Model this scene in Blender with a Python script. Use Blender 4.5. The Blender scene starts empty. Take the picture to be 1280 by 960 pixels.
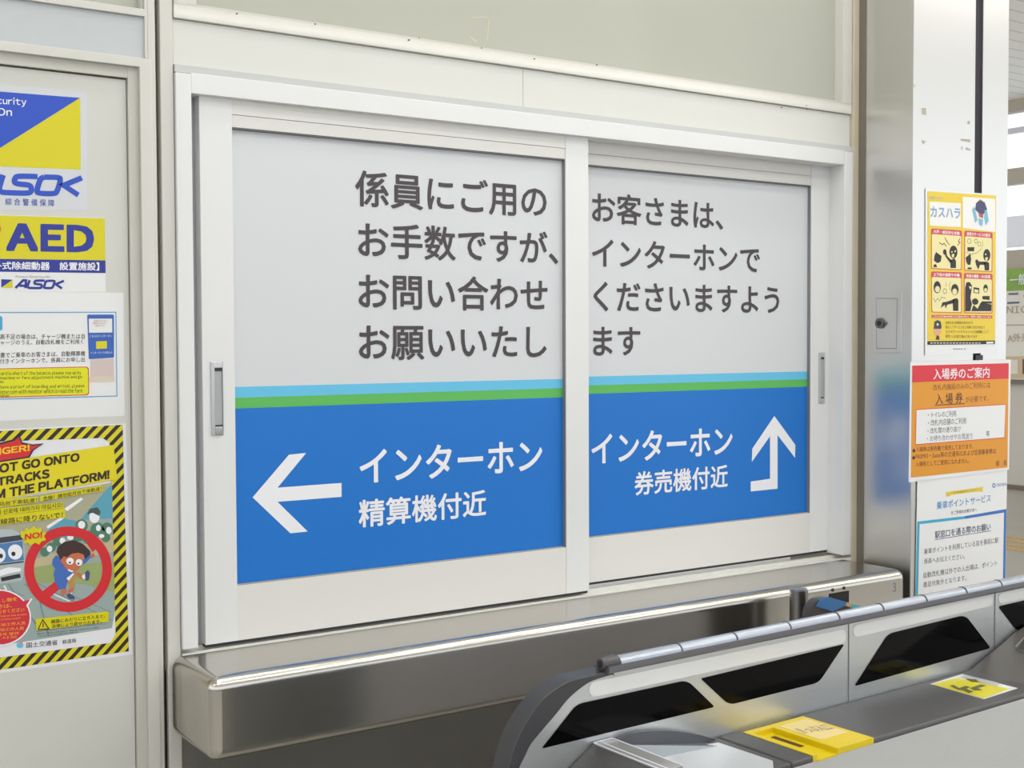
import bpy, bmesh, math
from mathutils import Vector, Matrix
PI = math.pi
scene = bpy.context.scene
COL = scene.collection

# ------------------------------------------------------------------ camera, light, exposure
FPX = 1570.0                                   # focal length in pixels of a 1280 x 960 frame
CAM = Vector((0.0, -2.33, 1.55))
R0 = Vector((0.8305475, -0.55693385, -0.00394084))      # camera right
R1 = Vector((-0.02211279, -0.02590463, -0.99941982))    # camera down
R2 = Vector((0.55650864, 0.83015278, -0.03383039))      # camera forward
cam_data = bpy.data.cameras.new('camera')
cam_data.lens = FPX / 1280 * 36.0
cam_data.sensor_width = 36.0
cam_data.clip_start = 0.05
cam = bpy.data.objects.new('camera', cam_data)
COL.objects.link(cam)
m3 = Matrix((R0, -R1, -R2)).transposed()
cam.matrix_world = Matrix.Translation(CAM) @ m3.to_4x4()
scene.camera = cam

world = bpy.data.worlds.new('overcast_sky')
scene.world = world
world.use_nodes = True
bgn = world.node_tree.nodes['Background']
bgn.inputs['Color'].default_value = (0.93, 0.97, 1.0, 1)
bgn.inputs['Strength'].default_value = 0.95

vs = scene.view_settings
vs.view_transform = 'Standard'
vs.look = 'None'
vs.exposure = 0.74
vs.gamma = 1.0
vs.use_curve_mapping = False
scene.cycles.use_denoising = True
scene.cycles.max_bounces = 10

# ------------------------------------------------------------------ geometry of the place
def ray(px, py):
    return R0 * ((px - 640) / FPX) + R1 * ((py - 480) / FPX) + R2
def on_y(px, py, y):
    d = ray(px, py); return CAM + d * ((y - CAM.y) / d.y)
def on_x(px, py, x):
    d = ray(px, py); return CAM + d * ((x - CAM.x) / d.x)
def on_z(px, py, z):
    d = ray(px, py); return CAM + d * ((z - CAM.z) / d.z)
def wall_plane(y):
    return lambda px, py, lift=0.0: on_y(px, py, y - lift)
def X(px, py, y): return on_y(px, py, y).x
def Z(px, py, y): return on_y(px, py, y).z

# ------------------------------------------------------------------ materials
def srgb(r, g, b):
    def f(c):
        c /= 255.0
        return c / 12.92 if c <= 0.04045 else ((c + 0.055) / 1.055) ** 2.4
    return (f(r), f(g), f(b), 1.0)
MATS = {}
def mat(name, rgb, rough=0.5, metal=0.0, noise=0.0, scale=30.0, spec=0.5, stretch=None, emit=None):
    if name in MATS: return MATS[name]
    m = bpy.data.materials.new(name); m.use_nodes = True
    nt = m.node_tree; b = nt.nodes['Principled BSDF']
    c = srgb(*rgb)
    b.inputs['Base Color'].default_value = c
    b.inputs['Roughness'].default_value = rough
    b.inputs['Metallic'].default_value = metal
    b.inputs['Specular IOR Level'].default_value = spec
    if emit:
        b.inputs['Emission Color'].default_value = c
        b.inputs['Emission Strength'].default_value = emit
    if noise:
        tc = nt.nodes.new('ShaderNodeTexCoord'); mp = nt.nodes.new('ShaderNodeMapping')
        nz = nt.nodes.new('ShaderNodeTexNoise'); nz.inputs['Scale'].default_value = scale
        nz.inputs['Detail'].default_value = 5
        if stretch: mp.inputs['Scale'].default_value = stretch
        mx = nt.nodes.new('ShaderNodeMix'); mx.data_type = 'RGBA'
        k = 1 - noise
        mx.inputs['A'].default_value = (c[0]*k, c[1]*k, c[2]*k, 1)
        k = 1 + noise
        mx.inputs['B'].default_value = (min(c[0]*k, 1), min(c[1]*k, 1), min(c[2]*k, 1), 1)
        nt.links.new(tc.outputs['Object'], mp.inputs['Vector'])
        nt.links.new(mp.outputs['Vector'], nz.inputs['Vector'])
        nt.links.new(nz.outputs['Fac'], mx.inputs['Factor'])
        nt.links.new(mx.outputs['Result'], b.inputs['Base Color'])
        if metal:
            mr = nt.nodes.new('ShaderNodeMapRange')
            mr.inputs['To Min'].default_value = max(rough - 0.03, 0.02); mr.inputs['To Max'].default_value = rough + 0.03
            nt.links.new(nz.outputs['Fac'], mr.inputs['Value'])
            nt.links.new(mr.outputs['Result'], b.inputs['Roughness'])
    MATS[name] = m
    return m

def stripe_mat(name, period):
    m = bpy.data.materials.new(name); m.use_nodes = True
    nt = m.node_tree; b = nt.nodes['Principled BSDF']
    tc = nt.nodes.new('ShaderNodeTexCoord'); sp = nt.nodes.new('ShaderNodeSeparateXYZ')
    sub = nt.nodes.new('ShaderNodeMath'); sub.operation = 'SUBTRACT'
    div = nt.nodes.new('ShaderNodeMath'); div.operation = 'DIVIDE'; div.inputs[1].default_value = period
    fr = nt.nodes.new('ShaderNodeMath'); fr.operation = 'FRACT'
    gt = nt.nodes.new('ShaderNodeMath'); gt.operation = 'GREATER_THAN'; gt.inputs[1].default_value = 0.53
    mx = nt.nodes.new('ShaderNodeMix'); mx.data_type = 'RGBA'
    mx.inputs['A'].default_value = srgb(214, 202, 30); mx.inputs['B'].default_value = srgb(42, 33, 26)
    L = nt.links.new
    L(tc.outputs['Object'], sp.inputs[0]); L(sp.outputs['X'], sub.inputs[0]); L(sp.outputs['Z'], sub.inputs[1])
    L(sub.outputs[0], div.inputs[0]); L(div.outputs[0], fr.inputs[0]); L(fr.outputs[0], gt.inputs[0])
    L(gt.outputs[0], mx.inputs['Factor']); L(mx.outputs['Result'], b.inputs['Base Color'])
    b.inputs['Roughness'].default_value = 0.35
    return m

def line_mat(name, base, line, period, width, axis='Y', rough=0.6):
    m = bpy.data.materials.new(name); m.use_nodes = True
    nt = m.node_tree; b = nt.nodes['Principled BSDF']
    tc = nt.nodes.new('ShaderNodeTexCoord'); sp = nt.nodes.new('ShaderNodeSeparateXYZ')
    div = nt.nodes.new('ShaderNodeMath'); div.operation = 'DIVIDE'; div.inputs[1].default_value = period
    fr = nt.nodes.new('ShaderNodeMath'); fr.operation = 'FRACT'
    gt = nt.nodes.new('ShaderNodeMath'); gt.operation = 'LESS_THAN'; gt.inputs[1].default_value = width / period
    mx = nt.nodes.new('ShaderNodeMix'); mx.data_type = 'RGBA'
    mx.inputs['A'].default_value = srgb(*base); mx.inputs['B'].default_value = srgb(*line)
    L = nt.links.new
    L(tc.outputs['Object'], sp.inputs[0]); L(sp.outputs[axis], div.inputs[0]); L(div.outputs[0], fr.inputs[0])
    L(fr.outputs[0], gt.inputs[0]); L(gt.outputs[0], mx.inputs['Factor']); L(mx.outputs['Result'], b.inputs['Base Color'])
    b.inputs['Roughness'].default_value = rough
    return m

def glass_mat(name, tint, rough, amount):
    m = bpy.data.materials.new(name); m.use_nodes = True
    nt = m.node_tree; nt.nodes.clear()
    out = nt.nodes.new('ShaderNodeOutputMaterial'); mix = nt.nodes.new('ShaderNodeMixShader')
    tr = nt.nodes.new('ShaderNodeBsdfTransparent'); tr.inputs['Color'].default_value = srgb(*tint)
    gl = nt.nodes.new('ShaderNodeBsdfGlossy'); gl.inputs['Roughness'].default_value = rough
    gl.inputs['Color'].default_value = (0.95, 0.97, 0.93, 1)
    fr = nt.nodes.new('ShaderNodeFresnel'); fr.inputs['IOR'].default_value = amount
    L = nt.links.new
    L(fr.outputs[0], mix.inputs[0]); L(tr.outputs[0], mix.inputs[1]); L(gl.outputs[0], mix.inputs[2]); L(mix.outputs[0], out.inputs[0])
    return m

BEIGE = mat('beige_painted_steel', (208, 206, 199), 0.42, noise=0.03, scale=6)
BEIGE_D = mat('aged_beige_paint', (198, 196, 187), 0.5, noise=0.06, scale=9)
PANEL = mat('cream_panel', (214, 214, 208), 0.4, noise=0.025, scale=5)
DOORP = mat('ivory_door_paint', (206, 205, 199), 0.45, noise=0.03, scale=4)
GREYP = mat('grey_panel_paint', (190, 194, 197), 0.5, noise=0.02, scale=40)
SEALD = mat('brown_sealant', (118, 104, 88), 0.8, noise=0.15, scale=30)
ALU = mat('white_aluminium', (224, 224, 224), 0.34, noise=0.015, scale=20, stretch=(1, 1, 0.05))
ALU_R = mat('silver_rail_aluminium', (222, 220, 216), 0.36, noise=0.02, scale=20, stretch=(0.05, 1, 1))
ALU_D = mat('grey_aluminium', (170, 172, 174), 0.4)
GAP = mat('dark_gasket', (52, 50, 52), 0.6)
SIGNW = mat('sign_film_white', (210, 212, 216), 0.55)
SIGNB = mat('sign_film_blue', (10, 112, 200), 0.5)
SIGNG = mat('sign_film_green', (92, 182, 88), 0.5)
SIGNC = mat('sign_film_cyan', (100, 190, 228), 0.5)
LETTER = mat('dark_sign_lettering', (70, 64, 66), 0.55)
WHITE = mat('white_print', (236, 236, 240), 0.5)
STEEL = mat('brushed_stainless', (196, 192, 184), 0.2, 1.0, noise=0.05, scale=18, stretch=(1, 40, 40))
STEELV = mat('column_stainless', (214, 212, 209), 0.29, 1.0, noise=0.012, scale=14, stretch=(30, 30, 0.6))
STEELG = mat('gate_stainless', (216, 219, 221), 0.36, 0.85, noise=0.05, scale=10, stretch=(2, 30, 30))
DARKG = mat('dark_grey_plastic', (78, 77, 78), 0.42, noise=0.05, scale=80)
BUMPER = mat('bumper_plastic', (62, 62, 66), 0.4, noise=0.04, scale=60)
BLACKG = mat('black_gloss_window', (5, 4, 6), 0.08, spec=0.1)
BLACK = mat('black_print', (34, 30, 30), 0.5)
YEL = mat('yellow_print', (212, 201, 4), 0.35)
YELP = mat('yellow_moulded_plastic', (218, 192, 6), 0.4)
RED = mat('red_print', (214, 40, 40), 0.4)
BLUEP = mat('blue_print', (38, 78, 190), 0.4)
NAVY = mat('navy_print', (36, 50, 146), 0.4)
PAPER = mat('white_paper', (228, 228, 228), 0.5)
SLEEVE = mat('clear_sleeve_film', (226, 226, 226), 0.16)
GLASS = glass_mat('transom_glass', (236, 240, 230), 0.03, 1.5)
_nt = GLASS.node_tree
_df = _nt.nodes.new('ShaderNodeBsdfDiffuse'); _df.inputs['Color'].default_value = srgb(206, 206, 194)
_m2 = _nt.nodes.new('ShaderNodeMixShader'); _m2.inputs[0].default_value = 0.72
_mx = [n for n in _nt.nodes if n.type == 'MIX_SHADER' and n != _m2][0]; _tr = [n for n in _nt.nodes if n.type == 'BSDF_TRANSPARENT'][0]
_nt.links.new(_tr.outputs[0], _m2.inputs[1]); _nt.links.new(_df.outputs[0], _m2.inputs[2]); _nt.links.new(_m2.outputs[0], _mx.inputs[1])

# ------------------------------------------------------------------ builders
def link(o, parent=None):
    COL.objects.link(o)
    if parent is not None: o.parent = parent
    return o
def empty(name, loc, label=None, cat=None, group=None, kind=None, parent=None):
    o = bpy.data.objects.new(name, None); o.location = loc; o.empty_display_size = 0.05
    link(o, parent)
    if parent is None: ROOT_LOC[o.name] = Vector(loc)
    if label: o['label'] = label
    if cat: o['category'] = cat
    if group: o['group'] = group
    if kind: o['kind'] = kind
    return o
ROOT_LOC = {}
def world_of(o):
    v = Vector((0, 0, 0))
    while o is not None:
        v += o.location; o = o.parent
    return v
class MB:
    """collects faces in world coordinates and links them as one mesh object"""
    def __init__(s): s.v = []; s.f = []; s.marks = []
    def face(s, pts):
        n = len(s.v); s.v += [Vector(p) for p in pts]; s.f.append(list(range(n, n + len(pts)))); return s
    def box(s, x0, x1, y0, y1, z0, z1):
        if x0 > x1: x0, x1 = x1, x0
        if y0 > y1: y0, y1 = y1, y0
        if z0 > z1: z0, z1 = z1, z0
        return s.hexa([(x0, y0, z0), (x1, y0, z0), (x1, y1, z0), (x0, y1, z0)], [(x0, y0, z1), (x1, y0, z1), (x1, y1, z1), (x0, y1, z1)])
    def hexa(s, a, b):
        n = len(s.v); k = len(a); s.v += [Vector(p) for p in a] + [Vector(p) for p in b]
        s.f.append(list(range(n + k - 1, n - 1, -1))); s.f.append(list(range(n + k, n + 2 * k)))
        for i in range(k):
            j = (i + 1) % k
            s.f.append([n + i, n + j, n + k + j, n + k + i])
        return s
    def prism(s, pts, d):
        """solid from a polygon pushed along vector d"""
        d = Vector(d); pts = [Vector(p) for p in pts]
        return s.hexa(pts, [p + d for p in pts])
    def tube(s, a, b, r, n=24, r2=None):
        a = Vector(a); b = Vector(b); ax = (b - a).normalized(); r2 = r if r2 is None else r2
        t = ax.orthogonal().normalized(); w = ax.cross(t)
        A = [a + (t * math.cos(2*PI*i/n) + w * math.sin(2*PI*i/n)) * r for i in range(n)]
        B = [b + (t * math.cos(2*PI*i/n) + w * math.sin(2*PI*i/n)) * r2 for i in range(n)]
        return s.hexa(A, B)
    def stroke(s, pts, w, closed=False):
        """a flat line of width w through points of one plane facing -y-ish"""
        P = [Vector(p) for p in pts]; n = len(P); L = []; Rr = []
        nrm = None
        for i in range(n):
            a = P[i - 1] if (i or closed) else P[i]; b = P[(i + 1) % n] if (i < n - 1 or closed) else P[i]
            d1 = (P[i] - a); d2 = (b - P[i])
            d1 = d1.normalized() if d1.length > 1e-9 else d2.normalized()
            d2 = d2.normalized() if d2.length > 1e-9 else d1
            t = (d1 + d2); t = t.normalized() if t.length > 1e-6 else d1
            nn = Vector((t.z, 0, -t.x)) if STROKE_N is None else STROKE_N.cross(t)
            n1 = Vector((d1.z, 0, -d1.x)) if STROKE_N is None else STROKE_N.cross(d1)
            k = max(nn.dot(n1), 0.45)
            L.append(P[i] + nn * (w / 2 / k)); Rr.append(P[i] - nn * (w / 2 / k))
        for i in range(n if closed else n - 1):
            j = (i + 1) % n
            s.face([L[i], L[j], Rr[j], Rr[i]])
        return s
    def build(s, name, material, parent=None, label=None, cat=None, group=None, kind=None, bevel=0, seg=2, smooth=False, solid=0.0, loc=None):
        if len(s.marks) > 1:                    # one object per line of writing
            cuts = [(0, 0)] + s.marks[1:] + [(len(s.v), len(s.f))]
            o = None
            for (v0, f0), (v1, f1) in zip(cuts[:-1], cuts[1:]):
                m = MB(); m.v = s.v[v0:v1]; m.f = [[i - v0 for i in f] for f in s.f[f0:f1]]
                o = m.build(name, material, parent, label, cat, group, kind, bevel, seg, smooth, solid, loc)
            return o
        me = bpy.data.meshes.new(name)
        off = world_of(parent) if parent is not None else Vector((0, 0, 0))
        if loc is None: loc = Vector((0, 0, 0))
        loc = Vector(loc)
        if parent is not None: o_loc = Vector((0, 0, 0)); base = off
        else: o_loc = loc; base = loc
        me.from_pydata([tuple(p - base) for p in s.v], [], s.f)
        me.materials.append(material)
        bm = bmesh.new(); bm.from_mesh(me)
        bmesh.ops.remove_doubles(bm, verts=bm.verts, dist=1e-6)
        if not NO_RECALC: pass
        bm.to_mesh(me); bm.free()
        if smooth:
            for p in me.polygons: p.use_smooth = True
        o = bpy.data.objects.new(name, me); o.location = o_loc
        link(o, parent)
        if bevel:
            bv = o.modifiers.new('bevel', 'BEVEL'); bv.width = bevel; bv.segments = seg; bv.limit_method = 'ANGLE'; bv.angle_limit = 0.6
            bv.harden_normals = False
            for p in me.polygons: p.use_smooth = True
            wn = o.modifiers.new('wn', 'WEIGHTED_NORMAL'); wn.keep_sharp = False
        if solid:
            sd = o.modifiers.new('solid', 'SOLIDIFY'); sd.thickness = solid; sd.offset = -1
        if label: o['label'] = label
        if cat: o['category'] = cat
        if group: o['group'] = group
        if kind: o['kind'] = kind
        return o
NO_RECALC = True
STROKE_N = None
def bx(name, x0, x1, y0, y1, z0, z1, m, parent=None, **k):
    return MB().box(x0, x1, y0, y1, z0, z1).build(name, m, parent, **k)

_tc = {}
def raw_glyphs(body, spacing=1.0):
    c = bpy.data.curves.new('txt', 'FONT'); c.body = body; c.resolution_u = 3; c.space_character = spacing
    o = bpy.data.objects.new('txt', c); COL.objects.link(o)
    dg = bpy.context.evaluated_depsgraph_get(); dg.update()
    me = bpy.data.meshes.new_from_object(o.evaluated_get(dg))
    v = [(q.co.x, q.co.y) for q in me.vertices]; f = [list(q.vertices) for q in me.polygons]
    bpy.data.objects.remove(o); bpy.data.curves.remove(c); bpy.data.meshes.remove(me)
    return v, f
_lc = {}
def latin_glyphs(body, gap):
    V = []; F = []; x = 0.0
    for ch in body:
        if ch == ' ': x += 0.27; continue
        if ch not in _lc: _lc[ch] = raw_glyphs(chr(ord(ch) + 0xFEE0))
        v, f = _lc[ch]; x0 = min(a for a, b in v); x1 = max(a for a, b in v); n = len(V)
        V += [(a - x0 + x, b) for a, b in v]; F += [[i + n for i in q] for q in f]; x += x1 - x0 + gap
    return V, F
def glyphs(body, bold=0.0, spacing=1.0):
    key = (body, bold, spacing)
    if key in _tc: return _tc[key]
    vs_, fs = latin_glyphs(body, 0.12 * spacing) if body.isascii() else raw_glyphs(body, spacing)
    xs = [v[0] for v in vs_]; ys = [v[1] for v in vs_]
    x0, x1, y0, y1 = min(xs), max(xs), min(ys), max(ys)
    out = ([((x - x0) / (x1 - x0), (y - y0) / (y1 - y0)) for x, y in vs_], fs, x1 - x0, y1 - y0)
    _tc[key] = out
    return out
def text(mb, body, TL, TR, BR, BL, bold=0.0, spacing=1.0):
    """lettering whose ink fills the world-space quad TL TR BR BL; bold = stroke gain in em"""
    uv, fs, w, h = glyphs(body, 0.0, spacing)
    mb.marks.append((len(mb.v), len(mb.f)))
    bu, bv = bold / w, bold / h
    if bold > 0.0:
        k = 0.95 if body.isascii() else 0.7071
        sh = [(k, k), (-k, k), (-k, -k), (k, -k)] + ([(1, 0), (-1, 0), (0, 1), (0, -1)] if bold > 0.014 else [])
    else: sh = [(0, 0)]
    nrm = (BR - BL).cross(TL - BL).normalized()
    for q, (du, dv) in enumerate(sh):
        n = len(mb.v); off = nrm * (q * 1.5e-5)
        for u, v in uv:
            u2 = (u + du * bu + bu) / (1 + 2 * bu); v2 = (v + dv * bv + bv) / (1 + 2 * bv)
            a = BL.lerp(BR, u2); b = TL.lerp(TR, u2)
            mb.v.append(a.lerp(b, v2) + off)
        mb.f += [[i + n for i in f] for f in fs]
    return mb
def text_wall(mb, body, y, left, right, top, bottom, bold=0.0, spacing=1.0):
    xl = on_y(*left, y).x; xr = on_y(*right, y).x; zt = on_y(*top, y).z; zb = on_y(*bottom, y).z
    return text(mb, body, Vector((xl, y, zt)), Vector((xr, y, zt)), Vector((xr, y, zb)), Vector((xl, y, zb)), bold, spacing)
def text_px(mb, body, P, tl, tr, br, bl, lift=0.0, bold=0.0, spacing=1.0):
    return text(mb, body, P(*tl, lift), P(*tr, lift), P(*br, lift), P(*bl, lift), bold, spacing)
def poly_px(mb, P, pts, lift=0.0):
    return mb.face([P(x, y, lift) for x, y in reversed(pts)])
def ell_px(cx, cy, rx, ry, n=28, rot=0.0):
    out = []
    for i in range(n):
        a = 2 * PI * i / n; x = rx * math.cos(a); y = ry * math.sin(a)
        out.append((cx + x * math.cos(rot) - y * math.sin(rot), cy + x * math.sin(rot) + y * math.cos(rot)))
    return out
def ring_px(mb, P, cx, cy, rx, ry, w, lift, n=48):
    A = ell_px(cx, cy, rx, ry, n); B = ell_px(cx, cy, rx - w, ry - w, n)
    for i in range(n):
        j = (i + 1) % n
        mb.face([P(*A[i], lift), P(*B[i], lift), P(*B[j], lift), P(*A[j], lift)])
def smooth_pts(P, k=4):
    out = []
    for i in range(len(P) - 1):
        p0 = P[max(i - 1, 0)]; p1 = P[i]; p2 = P[i + 1]; p3 = P[min(i + 2, len(P) - 1)]
        for j in range(k):
            t = j / k
            out.append(tuple(0.5 * (2 * b + (c - a) * t + (2 * a - 5 * b + 4 * c - d) * t * t + (3 * b - a - 3 * c + d) * t ** 3) for a, b, c, d in zip(p0, p1, p2, p3)))
    return out + [P[-1]]
def round_poly(pts, r, n=5):
    """round the corners of a polygon of 2-tuples"""
    out = []
    k = len(pts)
    for i in range(k):
        p = Vector((*pts[i], 0)); a = Vector((*pts[i - 1], 0)); b = Vector((*pts[(i + 1) % k], 0))
        ri = r[i] if isinstance(r, (list, tuple)) else r
        d1 = (a - p); d2 = (b - p)
        t = min(ri, d1.length * 0.45, d2.length * 0.45)
        s0 = p + d1.normalized() * t; s1 = p + d2.normalized() * t
        for j in range(n + 1):
            q = j / n
            v = s0 * (1 - q) ** 2 + p * 2 * q * (1 - q) + s1 * q ** 2
            out.append((v.x, v.y))
    return out

# ------------------------------------------------------------------ the setting
XL, XR = -5.0, 11.6
FLOORM = mat('grey_concourse_floor', (182, 177, 169), 0.45, noise=0.08, scale=4)
bx('floor', XL, XR, -7.5, 9.0, -0.1, 0.0, FLOORM, kind='structure')
CEILM = line_mat('slatted_ceiling', (246, 245, 240), (204, 202, 196), 0.19, 0.016, 'Y', 0.6)
bx('ceiling', XL, XR, -7.5, 9.0, 4.0, 4.1, CEILM, kind='structure')
# low wall across the concourse, open to daylight above
bx('wall_front', XL, XR, -7.5, -7.4, 0.0, 1.15, mat('concourse_dado', (128, 118, 108), 0.6, noise=0.1, scale=3), kind='structure')
bx('wall_left', XL, XL + 0.1, -7.5, 1.6, 0.0, 1.15, mat('concourse_side_wall', (186, 182, 174), 0.6, noise=0.04), kind='structure')

# pixel verticals of the office front, measured at mid height on the wall plane
xw = lambda px, y=0.0, py=480: X(px, py, y)
x_leaf = xw(165.5); x_in = xw(179.0); x_cas = xw(194.0); x_gap0 = xw(200.0); x_gap1 = xw(205.5); x_fr0 = xw(223.5, -0.004)
x_frR = xw(1064.8, -0.008); x_wallR = xw(1072.3, -0.008); x_colL = x_wallR; y_col = on_x(1139.5, 480, x_wallR).y; x_colR = X(1257.3, 480, y_col)
z_band0 = Z(222.5, 23.7, 0)       # top of cream panel above the window
z_fr = Z(222.5, 90, 0)            # top of window frame
z_top = 3.0
# office wall: mullions and panels
s = MB(); s.box(x_cas - 0.006, x_gap0, 0.0, 0.08, 0.0, z_top)
s.build('trim_1', BEIGE, kind='structure', bevel=0.002)
bx('trim_2', x_gap0 - 0.001, x_gap1 + 0.001, 0.02, 0.07, 0.0, z_top, SEALD, kind='structure')
bx('trim_3', x_gap1, x_fr0 - 0.001, 0.0, 0.08, 0.0, z_top, BEIGE, kind='structure', bevel=0.002)
bx('trim_4', x_frR + 0.001, x_wallR, -0.008, 0.08, 0.0, z_top, mat('weathered_beige_post', (196, 186, 165), 0.55, noise=0.12, scale=14), kind='structure', bevel=0.002)
# panel above the window, in two sheets with a thin joint
xj = X(655, 110, 0)
s = MB(); s.box(x_fr0, xj - 0.0006, 0.004, 0.05, z_fr + 0.006, z_band0); s.box(xj + 0.0006, x_frR, 0.004, 0.05, z_fr + 0.006, z_band0)
s.box(x_fr0, x_frR, 0.012, 0.05, z_fr - 0.002, z_fr + 0.007)
s.build('wall_back', PANEL, kind='structure')
bx('trim_6', x_fr0, x_frR, -0.004, 0.05, z_fr - 0.0005, z_fr + 0.0135, mat('grey_flashing', (196, 197, 196), 0.5), kind='structure')
# wall under the counter shelf, and the office's dim interior shell
bx('wall_right', x_gap1, x_colL, 0.012, 0.06, 0.0, 0.925, mat('underside_steel', (150, 148, 142), 0.35, 0.9, noise=0.06, scale=8), kind='structure')
bx('trim_7', -1.6, x_colL, 1.6, 1.66, 0.0, z_top, PANEL, kind='structure')
bx('trim_8', -1.6, 3.3, -0.002, 1.66, z_top, 4.0, mat('upper_fascia', (214, 211, 202), 0.5, noise=0.03), kind='structure')

# upper window over the counter
w2 = empty('window_2', (x_fr0, 0, z_band0), kind='structure')
zf0 = z_band0 + 0.001; zf1 = Z(235, 9, 0.01)
xg0 = X(243, 5, 0.02); xg1 = X(1042, 100, 0.03)
xfi = X(233, 5, 0.0)
s = MB(); s.box(x_fr0, x_frR, -0.003, 0.05, zf0, zf1); s.box(x_fr0, xfi, -0.003, 0.05, zf1, z_top); s.box(xfi, xg0, 0.008, 0.05, zf1, z_top)
s.box(xg1, x_frR - 0.001, 0.008, 0.05, zf1, z_top); s.box(X(1053, 60, 0), x_frR, -0.003, 0.05, zf1, z_top); s.box(x_fr0, x_frR, 0, 0.05, z_top - 0.03, z_top)
s.build('window_frame', BEIGE, w2, bevel=0.0015)
s = MB(); s.box(xfi + 0.001, xg1 + 0.03, 0.004, 0.02, zf1 - 0.002, zf1 + 0.006); s.build('glazing_bead', BEIGE_D, w2)
bx('pane', xg0 - 0.005, xg1 + 0.005, 0.026, 0.031, zf1 - 0.005, z_top - 0.02, GLASS, w2)
bx('roller_blind', x_fr0 + 0.01, x_frR - 0.01, 0.09, 0.1, z_band0 - 0.05, z_top - 0.01, mat('pale_roller_blind', (212, 210, 198), 0.7, noise=0.02),
   label='pale roller blind drawn behind the upper window glass', cat='blind')
# dirt specks along the upper window's bottom rail
for px, py, r in ((296, 17, 2.2), (394, 30, 2.0), (511, 50, 2.2), (524, 47.5, 1.2), (602, 60, 1.4), (668, 73.5, 1.6), (746, 81, 1.8), (886, 77, 1.6), (886, 83, 2.2), (977, 134, 1.3), (1008, 132, 1.0), (717, 110, 1.0), (628, 64, 1)):
    pass
s = MB()
for px, py, r in ((296, 17, 1.6), (394, 30, 1.5), (511, 50, 1.7), (524, 47.5, 1.0), (602, 60, 1.2), (668, 73.5, 1.3), (746, 81, 1.5), (977, 134.5, 1.3), (1008, 132, 0.9), (1009, 137, 0.8)):
    s.face([on_y(x, y, -0.0035) for x, y in reversed(ell_px(px, py, r, r * 0.7, 8))])
s.build('dirt_speck', mat('dirt_brown', (110, 94, 76), 0.9), w2)

s = MB()
for q in (((590, 22), (609, 21.5)), ((609, 21.5), (611, 27), (609, 50)), ((588, 46), (596, 52))): s.stroke([on_y(a, b, 0.0255) for a, b in q], 0.0032)
s.build('tape_mark', mat('old_tape_mark', (196, 188, 160), 0.7), w2)

# ------------------------------------------------------------------ counter window
w1 = empty('window_1', (x_fr0, 0, 0.96), kind='structure')
yF = -0.008
z_sill_t = on_y(232, 812, yF).z
xa = X(243.5, 450, yF); xb = X(1054.5, 450, yF)
z_h0 = on_y(640, 160.25, yF).z; z_h1 = z_fr
z_rail = on_y(640, 754.5, 0.0).z
s = MB(); s.box(x_fr0, xa, yF, 0.085, z_sill_t, z_h1 - 0.002); s.box(xb, x_frR, yF, 0.085, z_sill_t, z_h1 - 0.002); s.box(xa, xb, yF + 0.001, 0.085, z_h0, z_h1)
s.build('window_frame', ALU, w1, bevel=0.0012)
zs1 = z_rail - 0.001
s = MB()
for y0, y1, z1 in ((yF, 0.004, zs1 - 0.004), (0.004, 0.03, zs1 - 0.010), (0.03, 0.038, zs1), (0.038, 0.085, zs1 - 0.008)):
    s.box(x_fr0, x_frR, y0, y1, 0.945, z1)
s.box(x_fr0, x_frR, -0.014, yF, 0.945, zs1 - 0.014)
s.build('window_sill', mat('sill_aluminium', (222, 221, 214), 0.32, noise=0.03, scale=30), w1)
bx('jamb_track', xa, X(264, 450, yF), 0.034, 0.085, z_sill_t, z_h0, ALU_D, w1)

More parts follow.
